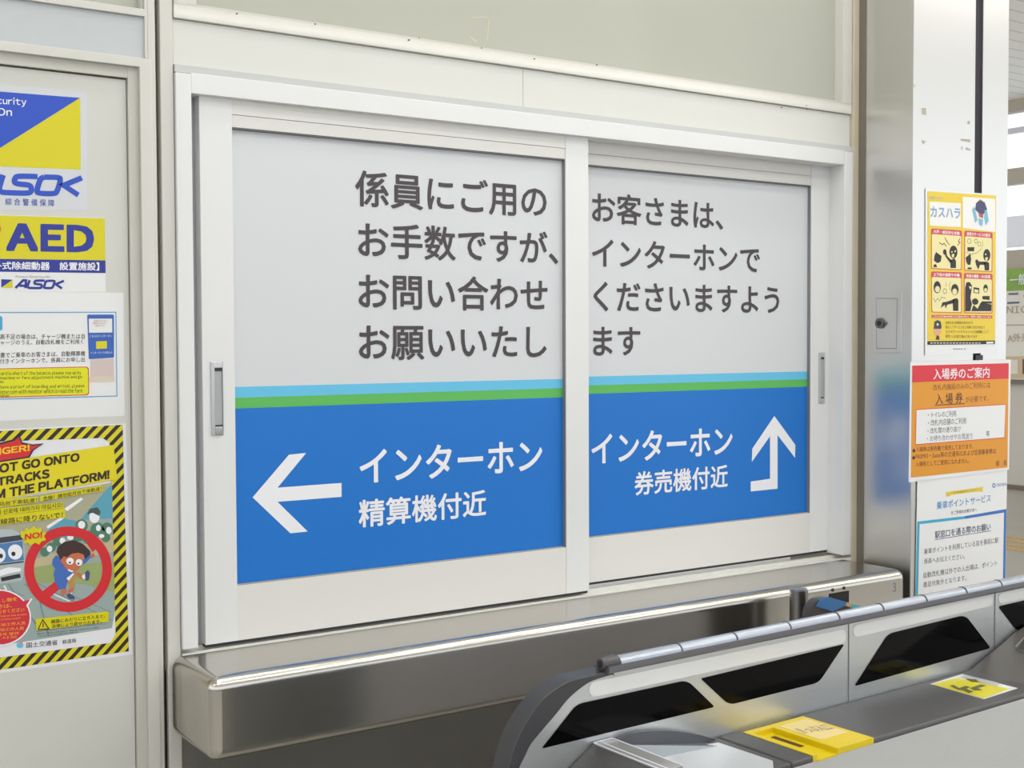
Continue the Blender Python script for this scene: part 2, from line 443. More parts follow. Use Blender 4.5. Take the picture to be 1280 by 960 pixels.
def sash(name, label, y, xl, xr, sx0, sx1, zb, zt, sz0, sz1, stile_l, stile_r, handle, texts, arrow, cut):
    r = empty(name, (xl, y, zb), label, 'window', 'sliding counter window sashes')
    d = 0.028; p = y + 0.012
    bx('stile', xl, stile_l, y, y + d, zb, zt, ALU, r, bevel=0.001)
    bx('stile', stile_r, xr, y, y + d, zb, zt, ALU, r, bevel=0.001)
    zl = zt - 0.58 * (zt - sz1)
    s = MB(); s.box(stile_l, stile_r, y + 0.0015, y + d, zl + 0.0004, zt); s.box(stile_l, stile_r, y + 0.0025, y + d, sz1, zl - 0.0004); s.build('top_rail', ALU_R, r)
    s = MB(); s.box(stile_l, stile_r, y + 0.0015, y + d, zb, sz0); s.build('bottom_rail', ALU_R, r)
    zc = (on_y(294, 485, 0.022).z + on_y(702.5, 472.25, 0.022).z) / 2
    z1, z2, z3 = cut
    pan = bx('sign_panel', stile_l - 0.002, stile_r + 0.002, p, p + 0.004, sz0 - 0.002, sz1 + 0.002, SIGNW, r)
    bx('light_blue_band', stile_l, stile_r, p - 0.0003, p, z2, z1, SIGNC, pan)
    bx('green_band', stile_l, stile_r, p - 0.0003, p, z3, z2, SIGNG, pan)
    bx('blue_field', stile_l, stile_r, p - 0.0003, p, sz0, z3, SIGNB, pan)
    s = MB(); yt = p - 0.0008
    for b, l, rr, t, bt in texts[0]: text_wall(s, b, yt, l, rr, t, bt, 0.017)
    s.build('message_lettering', LETTER, pan)
    s = MB()
    for b, l, rr, t, bt in texts[1]: text_wall(s, b, yt, l, rr, t, bt, 0.019)
    s.build('white_lettering', WHITE, pan)
    s = MB(); s.face([on_y(a, b, yt) for a, b in reversed(arrow)]); s.build('arrow', WHITE, pan)
    GK = mat('stile_shade_grey', (128, 129, 132), 0.5)
    bx('gasket_and_shade_strip', stile_l, stile_r, y + 0.0035, p, sz1 - 0.0035, sz1, mat('recess_shadow_grey', (96, 97, 100), 0.5), r)  # gasket bar coloured dark to draw the shadow line under the top rail
    bx('gasket_and_shade_strip', stile_r - 0.0016, stile_r - 0.0001, y + 0.002, p, sz0, sz1 - 0.0036, GK, r)  # grey cover on the lit inner stile face, shade put into its colour
    bx('gasket_and_shade_strip', stile_l, stile_r - 0.0018, y + 0.004, p, sz0, sz0 + 0.002, mat('tan_gasket', (168, 162, 146), 0.5), r)
    # recessed pull
    (hx0, hx1, hz0, hz1), (ix0, ix1, iz0, iz1) = handle
    h = MB(); h.box(hx0, ix0, y - 0.003, y, hz0, hz1); h.box(ix1, hx1, y - 0.003, y, hz0, hz1); h.box(ix0, ix1, y - 0.003, y, hz0, iz0); h.box(ix0, ix1, y - 0.003, y, iz1, hz1)
    ho = h.build('pull_handle', mat('handle_silver', (196, 197, 200), 0.3, 0.6), r, bevel=0.001)
    s = MB(); s.box(ix0, ix1, y - 0.0008, y - 0.0002, iz0, iz1); s.build('finger_recess', ALU_D, ho)
    s = MB(); s.box(ix0, ix1, y - 0.0018, y - 0.0009, iz1 - 0.006, iz1); s.build('recess_edge', GAP, ho); s = MB(); s.box(ix0, ix1, y - 0.0018, y - 0.0009, iz0, iz0 + 0.0035); s.build('recess_edge', GAP, ho)
    bx('gasket', xl + 0.002, xr - 0.002, y + 0.004, y + 0.024, zb - 0.006, zb, GAP, r)
    return r

yA = 0.008; pA = yA + 0.012 - 0.0008
T_L = ([("係員にご用の", (444, 240), (683.4, 250), (465, 213.3), (452.5, 258.5)),
        ("お手数ですが、", (447.7, 320), (697.8, 320), (522.7, 280.6), (502.5, 324.1)),
        ("お問い合わせ", (448, 365), (684.4, 365), (590.9, 345.2), (493.4, 387.1)),
        ("お願いいたし", (448.6, 430), (683.4, 430), (500, 407), (512.7, 450))],
       [("インターホン", (449.3, 575), (678, 575), (624.8, 551.2), (469, 603.7)),
        ("精算機付近", (448.3, 640), (607.8, 640), (597, 612.8), (454.2, 659.4))])
AR_L = [(300 + x / 3.048, 520 + y / 3.048) for x, y in ((48, 310), (187, 147), (252, 141), (143, 273), (387, 255), (387, 308), (143, 327), (258, 440), (192, 447))]
zbA = on_y(500, 772.0, yA).z; ztA = z_h0 + 0.004
bA0 = on_y(500, 707.5, pA).z; bA1 = on_y(500, 179.8, pA).z
hz = lambda px, py: on_y(px, py, yA)
hA = ((hz(263.5, 500).x, hz(279, 500).x, hz(270, 544).z, hz(270, 452).z), (hz(268, 500).x, hz(277.8, 500).x, hz(270, 533.5).z, hz(270, 460).z))
cutA = tuple(on_y(500, y, pA).z for y in (478.6, 491.2, 503.6))
sash('sliding_window_sash', 'left sliding window sash with blue sign and white left-pointing arrow', yA,
     X(252.8, 450, yA), X(736, 450, yA), 0, 0, zbA, ztA, bA0, bA1, X(293.5, 450, yA), X(707.6, 450, yA), hA, T_L, AR_L, cutA)
yB = 0.044; pB = yB + 0.012 - 0.0008
o3 = (720, 220); k3 = 4.414
T_R = ([("お客さまは、", (740, 260), (904, 260), (785.7, 242.7), (794.8, 281.6)),
        ("インターホンで", (740, 320), (950, 320), (763, 298.2), (754, 333.7)),
        ("くださいますよう", (742, 370), (974.2, 370), (760.8, 352.1), (761.9, 389.5)),
        ("ます", (741.4, 430), (800.5, 430), (754, 408.5), (748.8, 445))],
       [("インターホン", (739.2, 560), (915.7, 560), (874.7, 534.5), (754.7, 579.7)),
        ("券売機付近", (793.1, 600), (909.8, 600), (907.5, 580.9), (800.9, 619.1))])
AR_R = [(720 + x / 4.267, 500 + y / 4.267) for x, y in ((1058, 85), (1170, 240), (1168, 308), (1075, 187), (1075, 473), (932, 488), (932, 435), (1035, 420), (1035, 193), (938, 330), (940, 260))]
zbB = on_y(900, 706.0, yB).z
bB0 = on_y(880, 655.5, pB).z; bB1 = on_y(880, 220.0, pB).z
hz = lambda px, py: on_y(px, py, yB)
hB = ((hz(1023, 470).x, hz(1030.5, 470).x, hz(1026, 504).z, hz(1026, 441).z), (hz(1025.2, 470).x, hz(1029.5, 470).x, hz(1026, 498).z, hz(1026, 446.5).z))
cutB = tuple(on_y(880, y, pB).z for y in (467.3, 477.6, 487.6))
sash('sliding_window_sash', 'right sliding window sash with blue sign and white up-pointing arrow', yB,
     X(712, 450, yB), X(1036.5, 450, yB), 0, 0, zbB, ztA + 0.002, bB0, bB1, X(730, 450, yB), X(1013.5, 450, yB), hB, T_R, AR_R, cutB)
bx('guide_strip', X(1040.2, 450, 0.05), X(1041.5, 450, 0.05), 0.03, 0.06, z_sill_t, z_h0, ALU_D, w1)

# ------------------------------------------------------------------ door at the left
d1 = empty('door_1', (x_leaf, 0, 0), kind='structure')
zl = on_y(80, 91.0, 0.012).z
zi = on_y(80, 73.0, 0.0).z
zc_ = on_y(100, 63.5, 0.0).z
xd0 = -0.45
bx('door_leaf', xd0, x_leaf, 0.014, 0.05, 0.01, zl, DOORP, d1)
s = MB(); s.box(x_leaf + 0.0015, x_in + 0.004, 0.006, 0.06, 0.0, zi + 0.004); s.box(xd0, x_in + 0.004, 0.007, 0.06, zl + 0.003, zi + 0.004); s.build('door_stop', BEIGE_D, d1)
s = MB()
s.prism([(x_in, -0.004, 0), (x_cas, -0.004, 0), (x_cas, -0.004, zc_), (x_in, -0.004, zi)], (0, 0.07, 0))
s.prism([(xd0, -0.004, zi), (x_in, -0.004, zi), (x_cas, -0.004, zc_), (xd0, -0.004, zc_)], (0, 0.07, 0))
s.build('door_frame', BEIGE, d1, bevel=0.0015)
xt1 = X(180.5, 40, 0.0)
zb1 = on_y(100, 9.8, 0.0).z
bx('trim_9', xd0, xt1, 0.004, 0.05, zc_ + 0.001, zb1 - 0.0005, GREYP, kind='structure')
w3 = empty('window_3', (xt1, 0, zb1), kind='structure')
zt0 = on_y(150, 7.5, 0.0).z
s = MB(); s.box(xd0, xt1, -0.003, 0.05, zb1, zt0); s.box(xt1, x_cas - 0.006, -0.001, 0.05, zc_ + 0.001, z_top); s.box(X(177.5, 4, 0), xt1, 0.006, 0.05, zt0, z_top); s.build('window_frame', BEIGE, w3, bevel=0.001)
bx('pane', xd0, X(178, 4, 0) + 0.004, 0.024, 0.029, zt0 - 0.004, z_top - 0.01, GLASS, w3)
nt_ = empty('paper_notice', (X(120, 2, 0.05), 0.05, zt0), 'cream paper notice with a red mark behind the glass above the door', 'notice')
bx('sheet', xd0, X(172, 3, 0.05), 0.05, 0.051, zt0 - 0.01, zt0 + 0.4, mat('cream_paper', (236, 232, 214), 0.6), nt_)
bx('red_mark', X(143, 2, 0.05), X(146.5, 2, 0.05), 0.0492, 0.0498, on_y(145, 4.5, 0.05).z, zt0 + 0.05, RED, nt_)

# ------------------------------------------------------------------ stickers and posters on the door
DP = wall_plane(0.0138)
def sheet(parent, P, pts, m, name='sheet', thick=0.0012, lift=0.0):
    s = MB(); s.prism([P(x, y, lift) for x, y in reversed(pts)], (0, thick if True else 0, 0)); return s.build(name, m, parent)
def layer(parent, P, name, pts_list, m, lift, label=None):
    s = MB()
    for pts in pts_list: poly_px(s, P, pts, lift)
    return s.build(name, m, parent, label=label)
def logo_strokes(mb, P, ox, oy, sx, sy, w, lift, shear=0.0, with_a=True, slope=0.0):
    """wide slanted capital letters A L S O K drawn as strokes in a unit box"""
    def q(x, y):
        return P(ox + x * sx + (1 - y) * shear * sy, oy + y * sy + slope * x * sx, lift)
    segs = [
        [(0.03, 1.0), (0.15, 0.03), (0.21, 0.03), (0.24, 1.0)], [(0.10, 0.70), (0.22, 0.70)],
        [(0.285, 0.0), (0.275, 0.72), (0.30, 0.93), (0.34, 0.97), (0.52, 0.97), (0.565, 0.88), (0.56, 0.64), (0.53, 0.52), (0.45, 0.48), (0.405, 0.40), (0.40, 0.18), (0.435, 0.05), (0.60, 0.04)],
        [(0.66, 0.06), (0.78, 0.06), (0.81, 0.2), (0.80, 0.8), (0.77, 0.95), (0.65, 0.95), (0.62, 0.8), (0.63, 0.2), (0.66, 0.06)],
        [(1.0, 0.04), (0.85, 0.48), (1.0, 1.0)]]
    for i, sg in enumerate(segs): mb.stroke([q(*p) for p in (smooth_pts(sg, 4) if i in (2, 3) else sg)], w)

# security company sticker
t = empty('security_sticker', DP(40, 262), 'silver sticker with blue and yellow triangles near the top of the door', 'sticker')
sheet(t, DP, [(-62, 100.5), (108.7, 114.5), (109.8, 263.5), (-62, 261)], mat('silver_film', (206, 208, 213), 0.4))
layer(t, DP, 'blue_triangle', [[(-56, 110), (100, 122.3), (-56, 220.3)]], BLUEP, 0.0003)
layer(t, DP, 'yellow_triangle', [[(100, 122.8), (101, 212), (-56, 205.5), (-56, 220.5)] if False else [(100.4, 122.6), (101, 212), (-56, 206), (-56, 222)]], YEL, 0.00025)
s = MB(); text_px(s, "Security", DP, (-19, 120), (33, 122.8), (33, 134), (-19, 131.5), 0.0006, 0.01); text_px(s, "On", DP, (-3.5, 134.8), (15, 135.6), (15, 145), (-3.5, 144.4), 0.0006, 0.012)
s.build('slogan_lettering', WHITE, t)
s = MB(); logo_strokes(s, DP, -40, 217.5, 138, 22.5, 0.0095, 0.0004, 0.2, True, 0.028); s.build('wordmark', BLUEP, t)
s = MB(); text_px(s, "綜 合 警 備 保 障", DP, (6.5, 247.3), (68, 249.5), (68, 258.3), (6.5, 256.3), 0.0004, 0.01); s.build('small_lettering', mat('blue_grey_print', (66, 88, 170), 0.5), t)

# AED sticker
t = empty('defibrillator_sticker', DP(60, 364), 'yellow sticker with large blue letters AED below the silver sticker', 'sticker')
sheet(t, DP, [(-70, 266.5), (131.2, 272.4), (132.2, 365.2), (-70, 364)], PAPER)
layer(t, DP, 'yellow_field', [[(-70, 267.2), (131, 273), (131.8, 325.5), (-70, 322.5)]], YEL, 0.0003)
layer(t, DP, 'blue_band', [[(-70, 322.5), (131.8, 325.5), (132, 341.3), (-70, 338.7)]], NAVY, 0.00035)
s = MB(); text_px(s, "AED", DP, (7.6, 278.6), (117.6, 281.6), (117.6, 315.6), (7.6, 313.6), 0.0006, 0.045, 1.2); s.build('large_lettering', NAVY, t)
s = MB(); text_px(s, "【自動体外式除細動器　設置施設】", DP, (-52, 326.3), (124, 328.0), (124, 338.3), (-52, 336.3), 0.0006, 0.02); s.build('white_lettering', WHITE, t)
s = MB(); poly_px(s, DP, ell_px(-6, 286.5, 7, 7.5), 0.0004); s.build('red_heart', RED, t)
s = MB(); text_px(s, "Always Security OK", DP, (19, 344), (62, 344.6), (62, 348.0), (19, 347.6), 0.0005, 0.0); s.build('small_lettering', mat('grey_print', (110, 112, 120), 0.5), t)
layer(t, DP, 'logo_mark', [[(1.6, 349), (15.8, 349.6), (1.6, 359.5)]], NAVY, 0.0004)
layer(t, DP, 'logo_mark', [[(15.8, 349.8), (15.8, 359.8), (1.9, 359.6)]], YEL, 0.0004)
s = MB(); logo_strokes(s, DP, 17.5, 350, 60, 10, 0.0042, 0.0005, 0.25, True, 0.01); s.build('wordmark', NAVY, t)

# fare notice
t = empty('fare_adjustment_notice', DP(60, 520), 'white laminated notice with a yellow text box and a blue intercom picture', 'notice')
sheet(t, DP, [(-80, 363.5), (154.3, 366), (155.6, 519.8), (-80, 529.5)], SLEEVE)
FR = mat('light_blue_rule', (90, 160, 205), 0.5)
layer(t, DP, 'printed_frame', [[(-70, 390.2), (145.2, 389.6), (145.2, 390.8), (-70, 391.5)], [(144.2, 390), (145.4, 390), (146.8, 495.4), (145.6, 495.4)], [(-70, 500.2), (146.8, 494.4), (146.8, 495.6), (-70, 501.5)]], FR, 0.0003)
layer(t, DP, 'blue_tab', [round_poly([(-60, 395.5), (3, 395), (3.2, 413), (-60, 414)], 3)], mat('tab_blue', (70, 160, 210), 0.5), 0.0003)
s = MB(); 
text_px(s, "残高不足の場合は、チャージ機または自", DP, (-6.5, 417.6), (106, 417), (106, 423.6), (-6.5, 424.3), 0.0004, 0.004)
text_px(s, "チャージのうえ、自動改札機をご利用く", DP, (-6, 425.2), (104, 424.0), (104, 430), (-6, 431.4), 0.0004, 0.004)
text_px(s, "明書でご乗車のお客さまは、自動精算機", DP, (-6, 440.8), (106.5, 438.4), (106.5, 445), (-6, 447.4), 0.0004, 0.004)
text_px(s, "付きインターホンで、係員にお申し出", DP, (-0.5, 448.6), (106, 446.2), (106, 452.4), (-0.5, 454.6), 0.0004, 0.004)
s.build('body_text', mat('grey_black_print', (64, 62, 66), 0.5), t)
yb = layer(t, DP, 'yellow_text_box', [round_poly([(-66, 462), (111, 458.2), (111.5, 494), (-66, 499)], 4)], RED, 0.00028)
layer(yb, DP, 'yellow_field', [round_poly([(-65, 463), (109.9, 459.2), (110.4, 493), (-65, 498)], 4)], mat('box_yellow', (218, 218, 20), 0.45), 0.0004)
s = MB(); 
rows = [("your card is short of the balance, please top up by", -13, 101.5, 464.6, 463.4, 5.6), ("machine or fare adjustment machine and go", 0, 102.5, 470.4, 468.8, 5.2), ("gates.", -8, 5.5, 475.6, 475.4, 4.6),
        ("who have a proof of boarding and arrival, please", -12, 105.5, 481.6, 479.8, 5.6), ("intercom with monitor which is read the fare", 0.5, 103, 487.2, 485.2, 5.4), ("machine.", -14, 13, 492.6, 492.2, 4.6)]
for b, l, r, yl, yr, h in rows: text_px(s, b, DP, (l, yl), (r, yr), (r, yr + h), (l, yl + h), 0.0006, 0.004)
s.build('english_text', mat('dark_olive_print', (74, 74, 20), 0.5), yb)
pic = layer(t, DP, 'intercom_picture', [round_poly([(109, 393.2), (142.4, 393.2), (142.6, 447), (111, 449)], 2)], mat('picture_blue', (52, 96, 182), 0.5), 0.0004)
layer(pic, DP, 'pictured_label', [[(111, 398.4), (140.2, 398.2), (140.4, 415.6), (111.2, 416)]], PAPER, 0.0006)
layer(pic, DP, 'pictured_button', [round_poly([(120, 426.8), (133.6, 426.2), (133.8, 435.6), (120.2, 436.2)], 1)], YEL, 0.0006)
layer(pic, DP, 'pictured_base', [[(113, 449.5), (142, 448), (142.4, 470), (113, 471)]], mat('picture_pink', (206, 190, 186), 0.6), 0.0004)
layer(pic, DP, 'pictured_base', [[(112, 471), (143, 470), (143.4, 477), (112, 478)]], mat('picture_tan', (214, 200, 180), 0.6), 0.0004)
s = MB()
for k, (l, r) in enumerate(((117, 135), (116, 134), (119, 131))): text_px(s, "係員を呼び出し", DP, (l, 400.2 + k * 3), (r, 400 + k * 3), (r, 402.2 + k * 3), (l, 402.4 + k * 3), 0.0008)
s.build('pictured_text', mat('faded_red_print', (170, 110, 110), 0.5), pic)
s = MB(); text_px(s, "こちらのインターホン", DP, (112, 418.6), (140, 418.2), (140, 421.4), (112, 421.8), 0.0008); text_px(s, "インターホンでお知らせ", DP, (113, 439.6), (140.4, 439), (140.4, 442), (113, 442.6), 0.0008); s.build('pictured_text', PAPER, pic)

# danger poster
t = empty('danger_poster', DP(60, 830), 'large poster with yellow and black striped border and red prohibition ring', 'poster')
sheet(t, DP, [(-58, 539.5), (157, 529.4), (165.6, 818), (-58, 849.5)], mat('poster_white', (226, 226, 230), 0.4))
per = (DP(114.4, 545) - DP(100, 545)).x
s = MB()
O = [(-54, 541.5), (153.4, 531), (161, 814), (-54, 845)]
I = [(-38, 553.2), (128, 547.5), (137, 553), (140.5, 640), (144.5, 793), (138.5, 803.5), (-38, 827)]
def pw(p, l=0.0003): return DP(*p, l)
O2 = [(-54, 541.5), (128, 532.3), (153.4, 531), (156, 640), (160.7, 800), (161, 814), (-54, 845)]
for i in range(7):
    j = (i + 1) % 7
    s.face([pw(O2[i]), pw(I[i]), pw(I[j]), pw(O2[j])])
bd = s.build('striped_border', stripe_mat('hazard_stripes', per), t)
# illustration
L1 = 0.0003
pic = layer(t, DP, 'illustration', [[(-38, 640), (140.4, 606), (144.2, 760), (140, 785), (44, 800), (-38, 812)]], mat('track_grey_print', (150, 166, 164), 0.5), 0.00025)
layer(pic, DP, 'printed_roof', [[(-38, 632), (125, 606), (140, 603), (141, 640), (60, 690), (-38, 690)]], mat('roof_print', (168, 166, 140), 0.5), 0.0003)
layer(pic, DP, 'printed_sky', [[(100, 650), (133, 612), (140, 606), (141, 648)], [(60, 662), (80, 648), (100, 652), (96, 672), (62, 676)]], mat('sky_print', (88, 158, 180), 0.5), 0.0004)
layer(pic, DP, 'printed_lamp', [[(80, 636), (101, 622), (104, 624), (84, 639)], [(58, 658), (78, 645), (80, 648), (60, 661)]], WHITE, 0.0005)
layer(pic, DP, 'printed_wall', [[(40, 708), (142.5, 702), (143.4, 740), (104, 730), (40, 728)]], mat('platform_green_print', (150, 164, 104), 0.5), 0.0004)
layer(pic, DP, 'printed_platform', [[(40, 700), (142, 668), (142.3, 690), (40, 710)]], mat('platform_tan_print', (188, 176, 140), 0.5), 0.00045)
crowd = mat('crowd_green_print', (76, 122, 98), 0.5)
layer(pic, DP, 'printed_crowd', [ell_px(x, y, r, r, 14) for x, y, r in ((102, 657, 8), (122, 662, 9), (134, 660, 7), (72, 677, 6), (56, 690, 6), (64, 684, 6), (98, 668, 9), (112, 672, 9), (132, 672, 6))], crowd, 0.0005)
layer(pic, DP, 'printed_crowd', [ell_px(x, y, rx, ry, 14) for x, y, rx, ry in ((118, 646, 6.5, 8), (102, 656, 4.5, 5), (136, 663, 3.5, 4.5), (78, 676, 3.5, 4), (62, 686, 3.5, 4), (123, 660, 3, 4), (127, 670, 3.5, 2.5), (88, 672, 4, 3))], WHITE, 0.0006)
layer(pic, DP, 'printed_crowd', [[(109, 643), (112, 636), (122, 634), (126, 640), (124, 645), (116, 641)]], mat('crowd_hair_print', (70, 84, 80), 0.5), 0.0007)
RAILP = mat('rail_print', (104, 120, 122), 0.5)
layer(pic, DP, 'printed_rail', [[(x0, y0), (x0 + w, y0 - 0.2), (x1 + w * 1.4, y1), (x1, y1)] for x0, y0, x1, y1, w in ((30, 730, 110, 782, 1.2), (36, 724, 140, 776, 1.0), (44, 732, 60, 795, 1.0), (10, 730, 44, 780, 1.0), (0, 736, 30, 745, 1.4), (50, 744, 90, 760, 1.0), (90, 745, 138, 765, 1.0))], RAILP, 0.0005)
layer(pic, DP, 'printed_rail', [[(64, 742), (66, 741.5), (88, 751), (86, 752)], [(4, 732), (6, 731.5), (9, 737), (7, 737.5)]], WHITE, 0.0006)
# pictured train
layer(pic, DP, 'pictured_train', [round_poly([(-34, 664), (14, 661), (29, 668), (31.5, 700), (28, 726), (-34, 734)], 3)], mat('train_grey_print', (176, 186, 190), 0.5), 0.0006)
layer(pic, DP, 'pictured_train', [[(-34, 676), (27, 668.5), (28, 675), (-34, 684)], [(-34, 709), (29.5, 701), (29.7, 703), (-34, 711)]], mat('train_dark_print', (58, 64, 74), 0.5), 0.0007)
layer(pic, DP, 'pictured_train', [[(-30, 684), (28, 676), (30, 700), (-30, 708)]], mat('train_blue_print', (76, 122, 178), 0.5), 0.0007)
layer(pic, DP, 'pictured_train', [round_poly([(-6, 715), (10, 709), (26, 710), (26.5, 714), (10, 717), (-6, 722)], 3)], WHITE, 0.0008)
layer(pic, DP, 'pictured_train', [[(1, 722), (25, 717), (26, 722), (2, 727)]], mat('train_black_print', (40, 42, 46), 0.5), 0.0008)
layer(pic, DP, 'pictured_eye', [ell_px(19, 690, 9, 9.5), ell_px(-2, 694, 9, 9.5)], WHITE, 0.0009)  # round white eyes of the cartoon train, pupils in the layer above
layer(pic, DP, 'pictured_eye', [ell_px(16.8, 692.3, 2.6, 2.8), ell_px(1.2, 695, 2.6, 2.8)], BLACK, 0.0011)
# prohibition ring and the jumping child printed in it
s = MB(); ring_px(s, DP, 85.3, 711.5, 54.8, 53.5, 12.0, 0.0008)
poly_px(s, DP, [(50.5, 741), (58, 750.5), (76, 735), (70, 726)], 0.00076); poly_px(s, DP, [(108, 679), (112, 674), (122, 684), (116, 690)], 0.00076)
s.build('prohibition_ring', mat('ring_red', (206, 36, 44), 0.4), pic)
kid = mat('hoodie_blue_print', (62, 104, 180), 0.5); skin = mat('skin_print', (196, 108, 72), 0.5); hairp = mat('hair_print', (58, 38, 36), 0.5); tanp = mat('shorts_print', (182, 140, 70), 0.5); shoe = mat('shoe_print', (66, 78, 116), 0.5)
layer(pic, DP, 'pictured_child', [[(70, 694), (66, 699), (65, 705), (69, 711), (67, 718), (69, 728), (74, 737), (82, 736), (84.5, 727), (90, 722), (96, 714), (92, 708), (82, 706), (76, 698)], [(104, 700), (113, 690), (115, 695), (108, 703), (101, 707)]], kid, 0.0009)
layer(pic, DP, 'pictured_child', [[(84.5, 727), (93, 718), (96, 712), (97, 720), (92, 727), (94, 733), (88, 737)]], tanp, 0.00092)
layer(pic, DP, 'pictured_child', [[(77, 736), (83, 736), (83.5, 742), (79, 744.5), (75.5, 741)], [(85, 738), (93, 733), (92, 739), (86, 743)], [(95, 718), (98, 715), (104, 720), (102, 724)], [(112, 694), (117, 691), (119, 695), (115, 698)]], skin, 0.001)
layer(pic, DP, 'pictured_child', [[(83, 744), (87, 741), (93.5, 746), (93, 749.5), (86, 748)], [(106, 716), (110, 712.5), (112.5, 716), (111, 725), (107, 726)]], shoe, 0.0011)
layer(pic, DP, 'pictured_child', [[(102, 720), (107, 716.5), (107.5, 723), (104, 724)], [(86, 741), (90, 741), (89, 745)], [(83, 723), (91, 716.5), (93, 717), (86, 726)]], WHITE, 0.00105)
layer(pic, DP, 'pictured_child', [[(75, 695), (78, 690), (88, 688), (100, 689), (104, 692), (104, 703), (99, 711), (93, 716), (85, 714), (80, 707), (76, 702)]], skin, 0.0012)
layer(pic, DP, 'pictured_child', [[(76, 700), (70.5, 690), (72, 684), (80, 677.5), (92, 675), (104, 680), (113, 689), (112, 694), (106, 699), (104.5, 693), (98, 691), (90, 692), (83, 697), (80, 695)]], hairp, 0.0013)
layer(pic, DP, 'pictured_child', [ell_px(87.5, 701.5, 4.6, 4.4, 18), ell_px(98.8, 703, 4.2, 4.2, 18), [(85, 711), (92, 714), (90, 715.4), (85.5, 713.5)]], WHITE, 0.0014)
layer(pic, DP, 'pictured_child', [ell_px(87.3, 703.2, 1.3, 1.3, 12), ell_px(98, 704.5, 1.3, 1.3, 12)], BLACK, 0.0016)
# red speech bubble
sb_ = layer(t, DP, 'speech_bubble', [[(28, 752), (41, 747.5), (35, 757.5), (30, 760)]], WHITE, 0.00086)
layer(t, DP, 'speech_bubble', [ell_px(-2, 772, 41, 35.5, 36)], WHITE, 0.0009)
layer(t, DP, 'speech_bubble', [[(27, 752), (38, 749), (33, 756.5), (28, 760)]], mat('bubble_red', (206, 42, 60), 0.4), 0.00096)
layer(t, DP, 'speech_bubble', [ell_px(-2, 772, 39.2, 33.8, 36)], mat('bubble_red', (206, 42, 60), 0.4), 0.001)
s = MB()
for b, l, r, yl, yr, h in (("線路に落とし物を", -34, 21.5, 752, 746, 5), ("された方は、", -28, 15, 757.5, 754, 5.4), ("駅係員にお知らせください", -38, 30.5, 765.5, 759, 5.4), ("If you drop something on the tracks", -36, 33.5, 772, 766.5, 3), ("please inform the station staff", -34, 26, 776, 771.4, 2.6),
                           ("请告知车站工作人员", -24, 32, 781, 776.5, 4), ("請告知車站工作人員", -24, 30, 787, 783, 4), ("역무원에게 알려", -24, 23, 793.5, 789.5, 3.6), ("주십시오", -20, 22, 798, 794, 3.4)):
    text_px(s, b, DP, (l, yl), (r, yr), (r, yr + h), (l, yl + h), 0.0012, 0.012)
s.build('bubble_text', mat('orange_print', (238, 170, 40), 0.5), t)
# headline
layer(t, DP, 'yellow_banner', [[(-54, 586), (141.8, 556.2), (146.6, 599), (-54, 634)]], mat('banner_yellow', (222, 206, 24), 0.4), 0.0016)
s = MB(); text_px(s, "DO NOT GO ONTO", DP, (-40, 585.3), (99.5, 565.8), (99.5, 576.5), (-40, 597.5), 0.0019, 0.045)
text_px(s, "THE TRACKS", DP, (-40, 603.2), (62, 586), (62, 597.5), (-40, 613.5), 0.0019, 0.045)
text_px(s, "FROM THE PLATFORM!", DP, (-40, 618.5), (137, 587.5), (137, 598.5), (-40, 630.8), 0.0019, 0.045)
s.build('headline', mat('headline_black', (48, 36, 26), 0.5), t)
burst = [(-40, 575), (-20, 556), (2, 553), (17, 549), (24, 543), (28, 553), (41, 555.5), (55, 554), (42, 563), (37, 572), (-40, 584)]
layer(t, DP, 'danger_burst', [burst], mat('burst_outline', (44, 34, 60), 0.5), 0.0018)
layer(t, DP, 'danger_burst', [[(-39, 576), (-18, 558.5), (3, 555), (18, 551), (23.4, 546.5), (27, 555), (41, 557.2), (50, 556.2), (40, 562.5), (35.5, 570.5), (-39, 582)]], mat('burst_red', (208, 40, 44), 0.4), 0.002)
s = MB(); text_px(s, "DANGER!", DP, (-33, 563.5), (37.2, 555.5), (37.2, 563.5), (-33, 573), 0.0023, 0.03); s.build('danger_lettering', mat('burst_yellow', (240, 196, 30), 0.4), t)
layer(t, DP, 'caption_strip', [[(-54, 628.5), (47, 620.5), (47.5, 628), (-54, 641)], [(50, 620), (128, 606.5), (129, 613.5), (50.5, 627)], [(-54, 640.5), (79, 627.5), (79.5, 635), (-54, 651)], [(-54, 651), (81, 635.5), (82, 646.5), (-54, 663)]], YEL, 0.0016)
s = MB()
text_px(s, "危险！请勿从站台下来轨道！", DP, (-48, 632), (46, 622.2), (46, 627.8), (-48, 638), 0.0019, 0.008)
text_px(s, "危險！請勿從月台下來軌道！", DP, (54, 620.8), (127, 608), (127, 613), (54, 626.4), 0.0019, 0.008)
text_px(s, "위험! 승강장에서 선로에 내려가지 마십시오!", DP, (-48, 642.6), (78, 627.8), (78, 634), (-48, 649), 0.0019, 0.008)
text_px(s, "ホームから線路に降りないで！", DP, (-48, 654), (78.5, 639.6), (78.5, 647), (-48, 661.6), 0.0019, 0.01)
s.build('caption_text', mat('caption_black', (58, 48, 20), 0.5), t)
nb = [(25.5, 664), (31, 664), (32, 659), (37, 662), (42, 657.5), (46, 661), (52, 659.5), (52, 664.5), (58, 666), (55, 670), (57.5, 675), (51.5, 677), (49, 681), (44, 678.5), (38, 682), (35, 678), (30, 680), (30, 674), (26, 671)]
layer(t, DP, 'no_burst', [nb], YEL, 0.0016)
s = MB(); text_px(s, "NO!", DP, (31, 667.5), (53, 664.5), (53, 672), (31, 675), 0.0019, 0.036); s.build('no_lettering', RED, t)
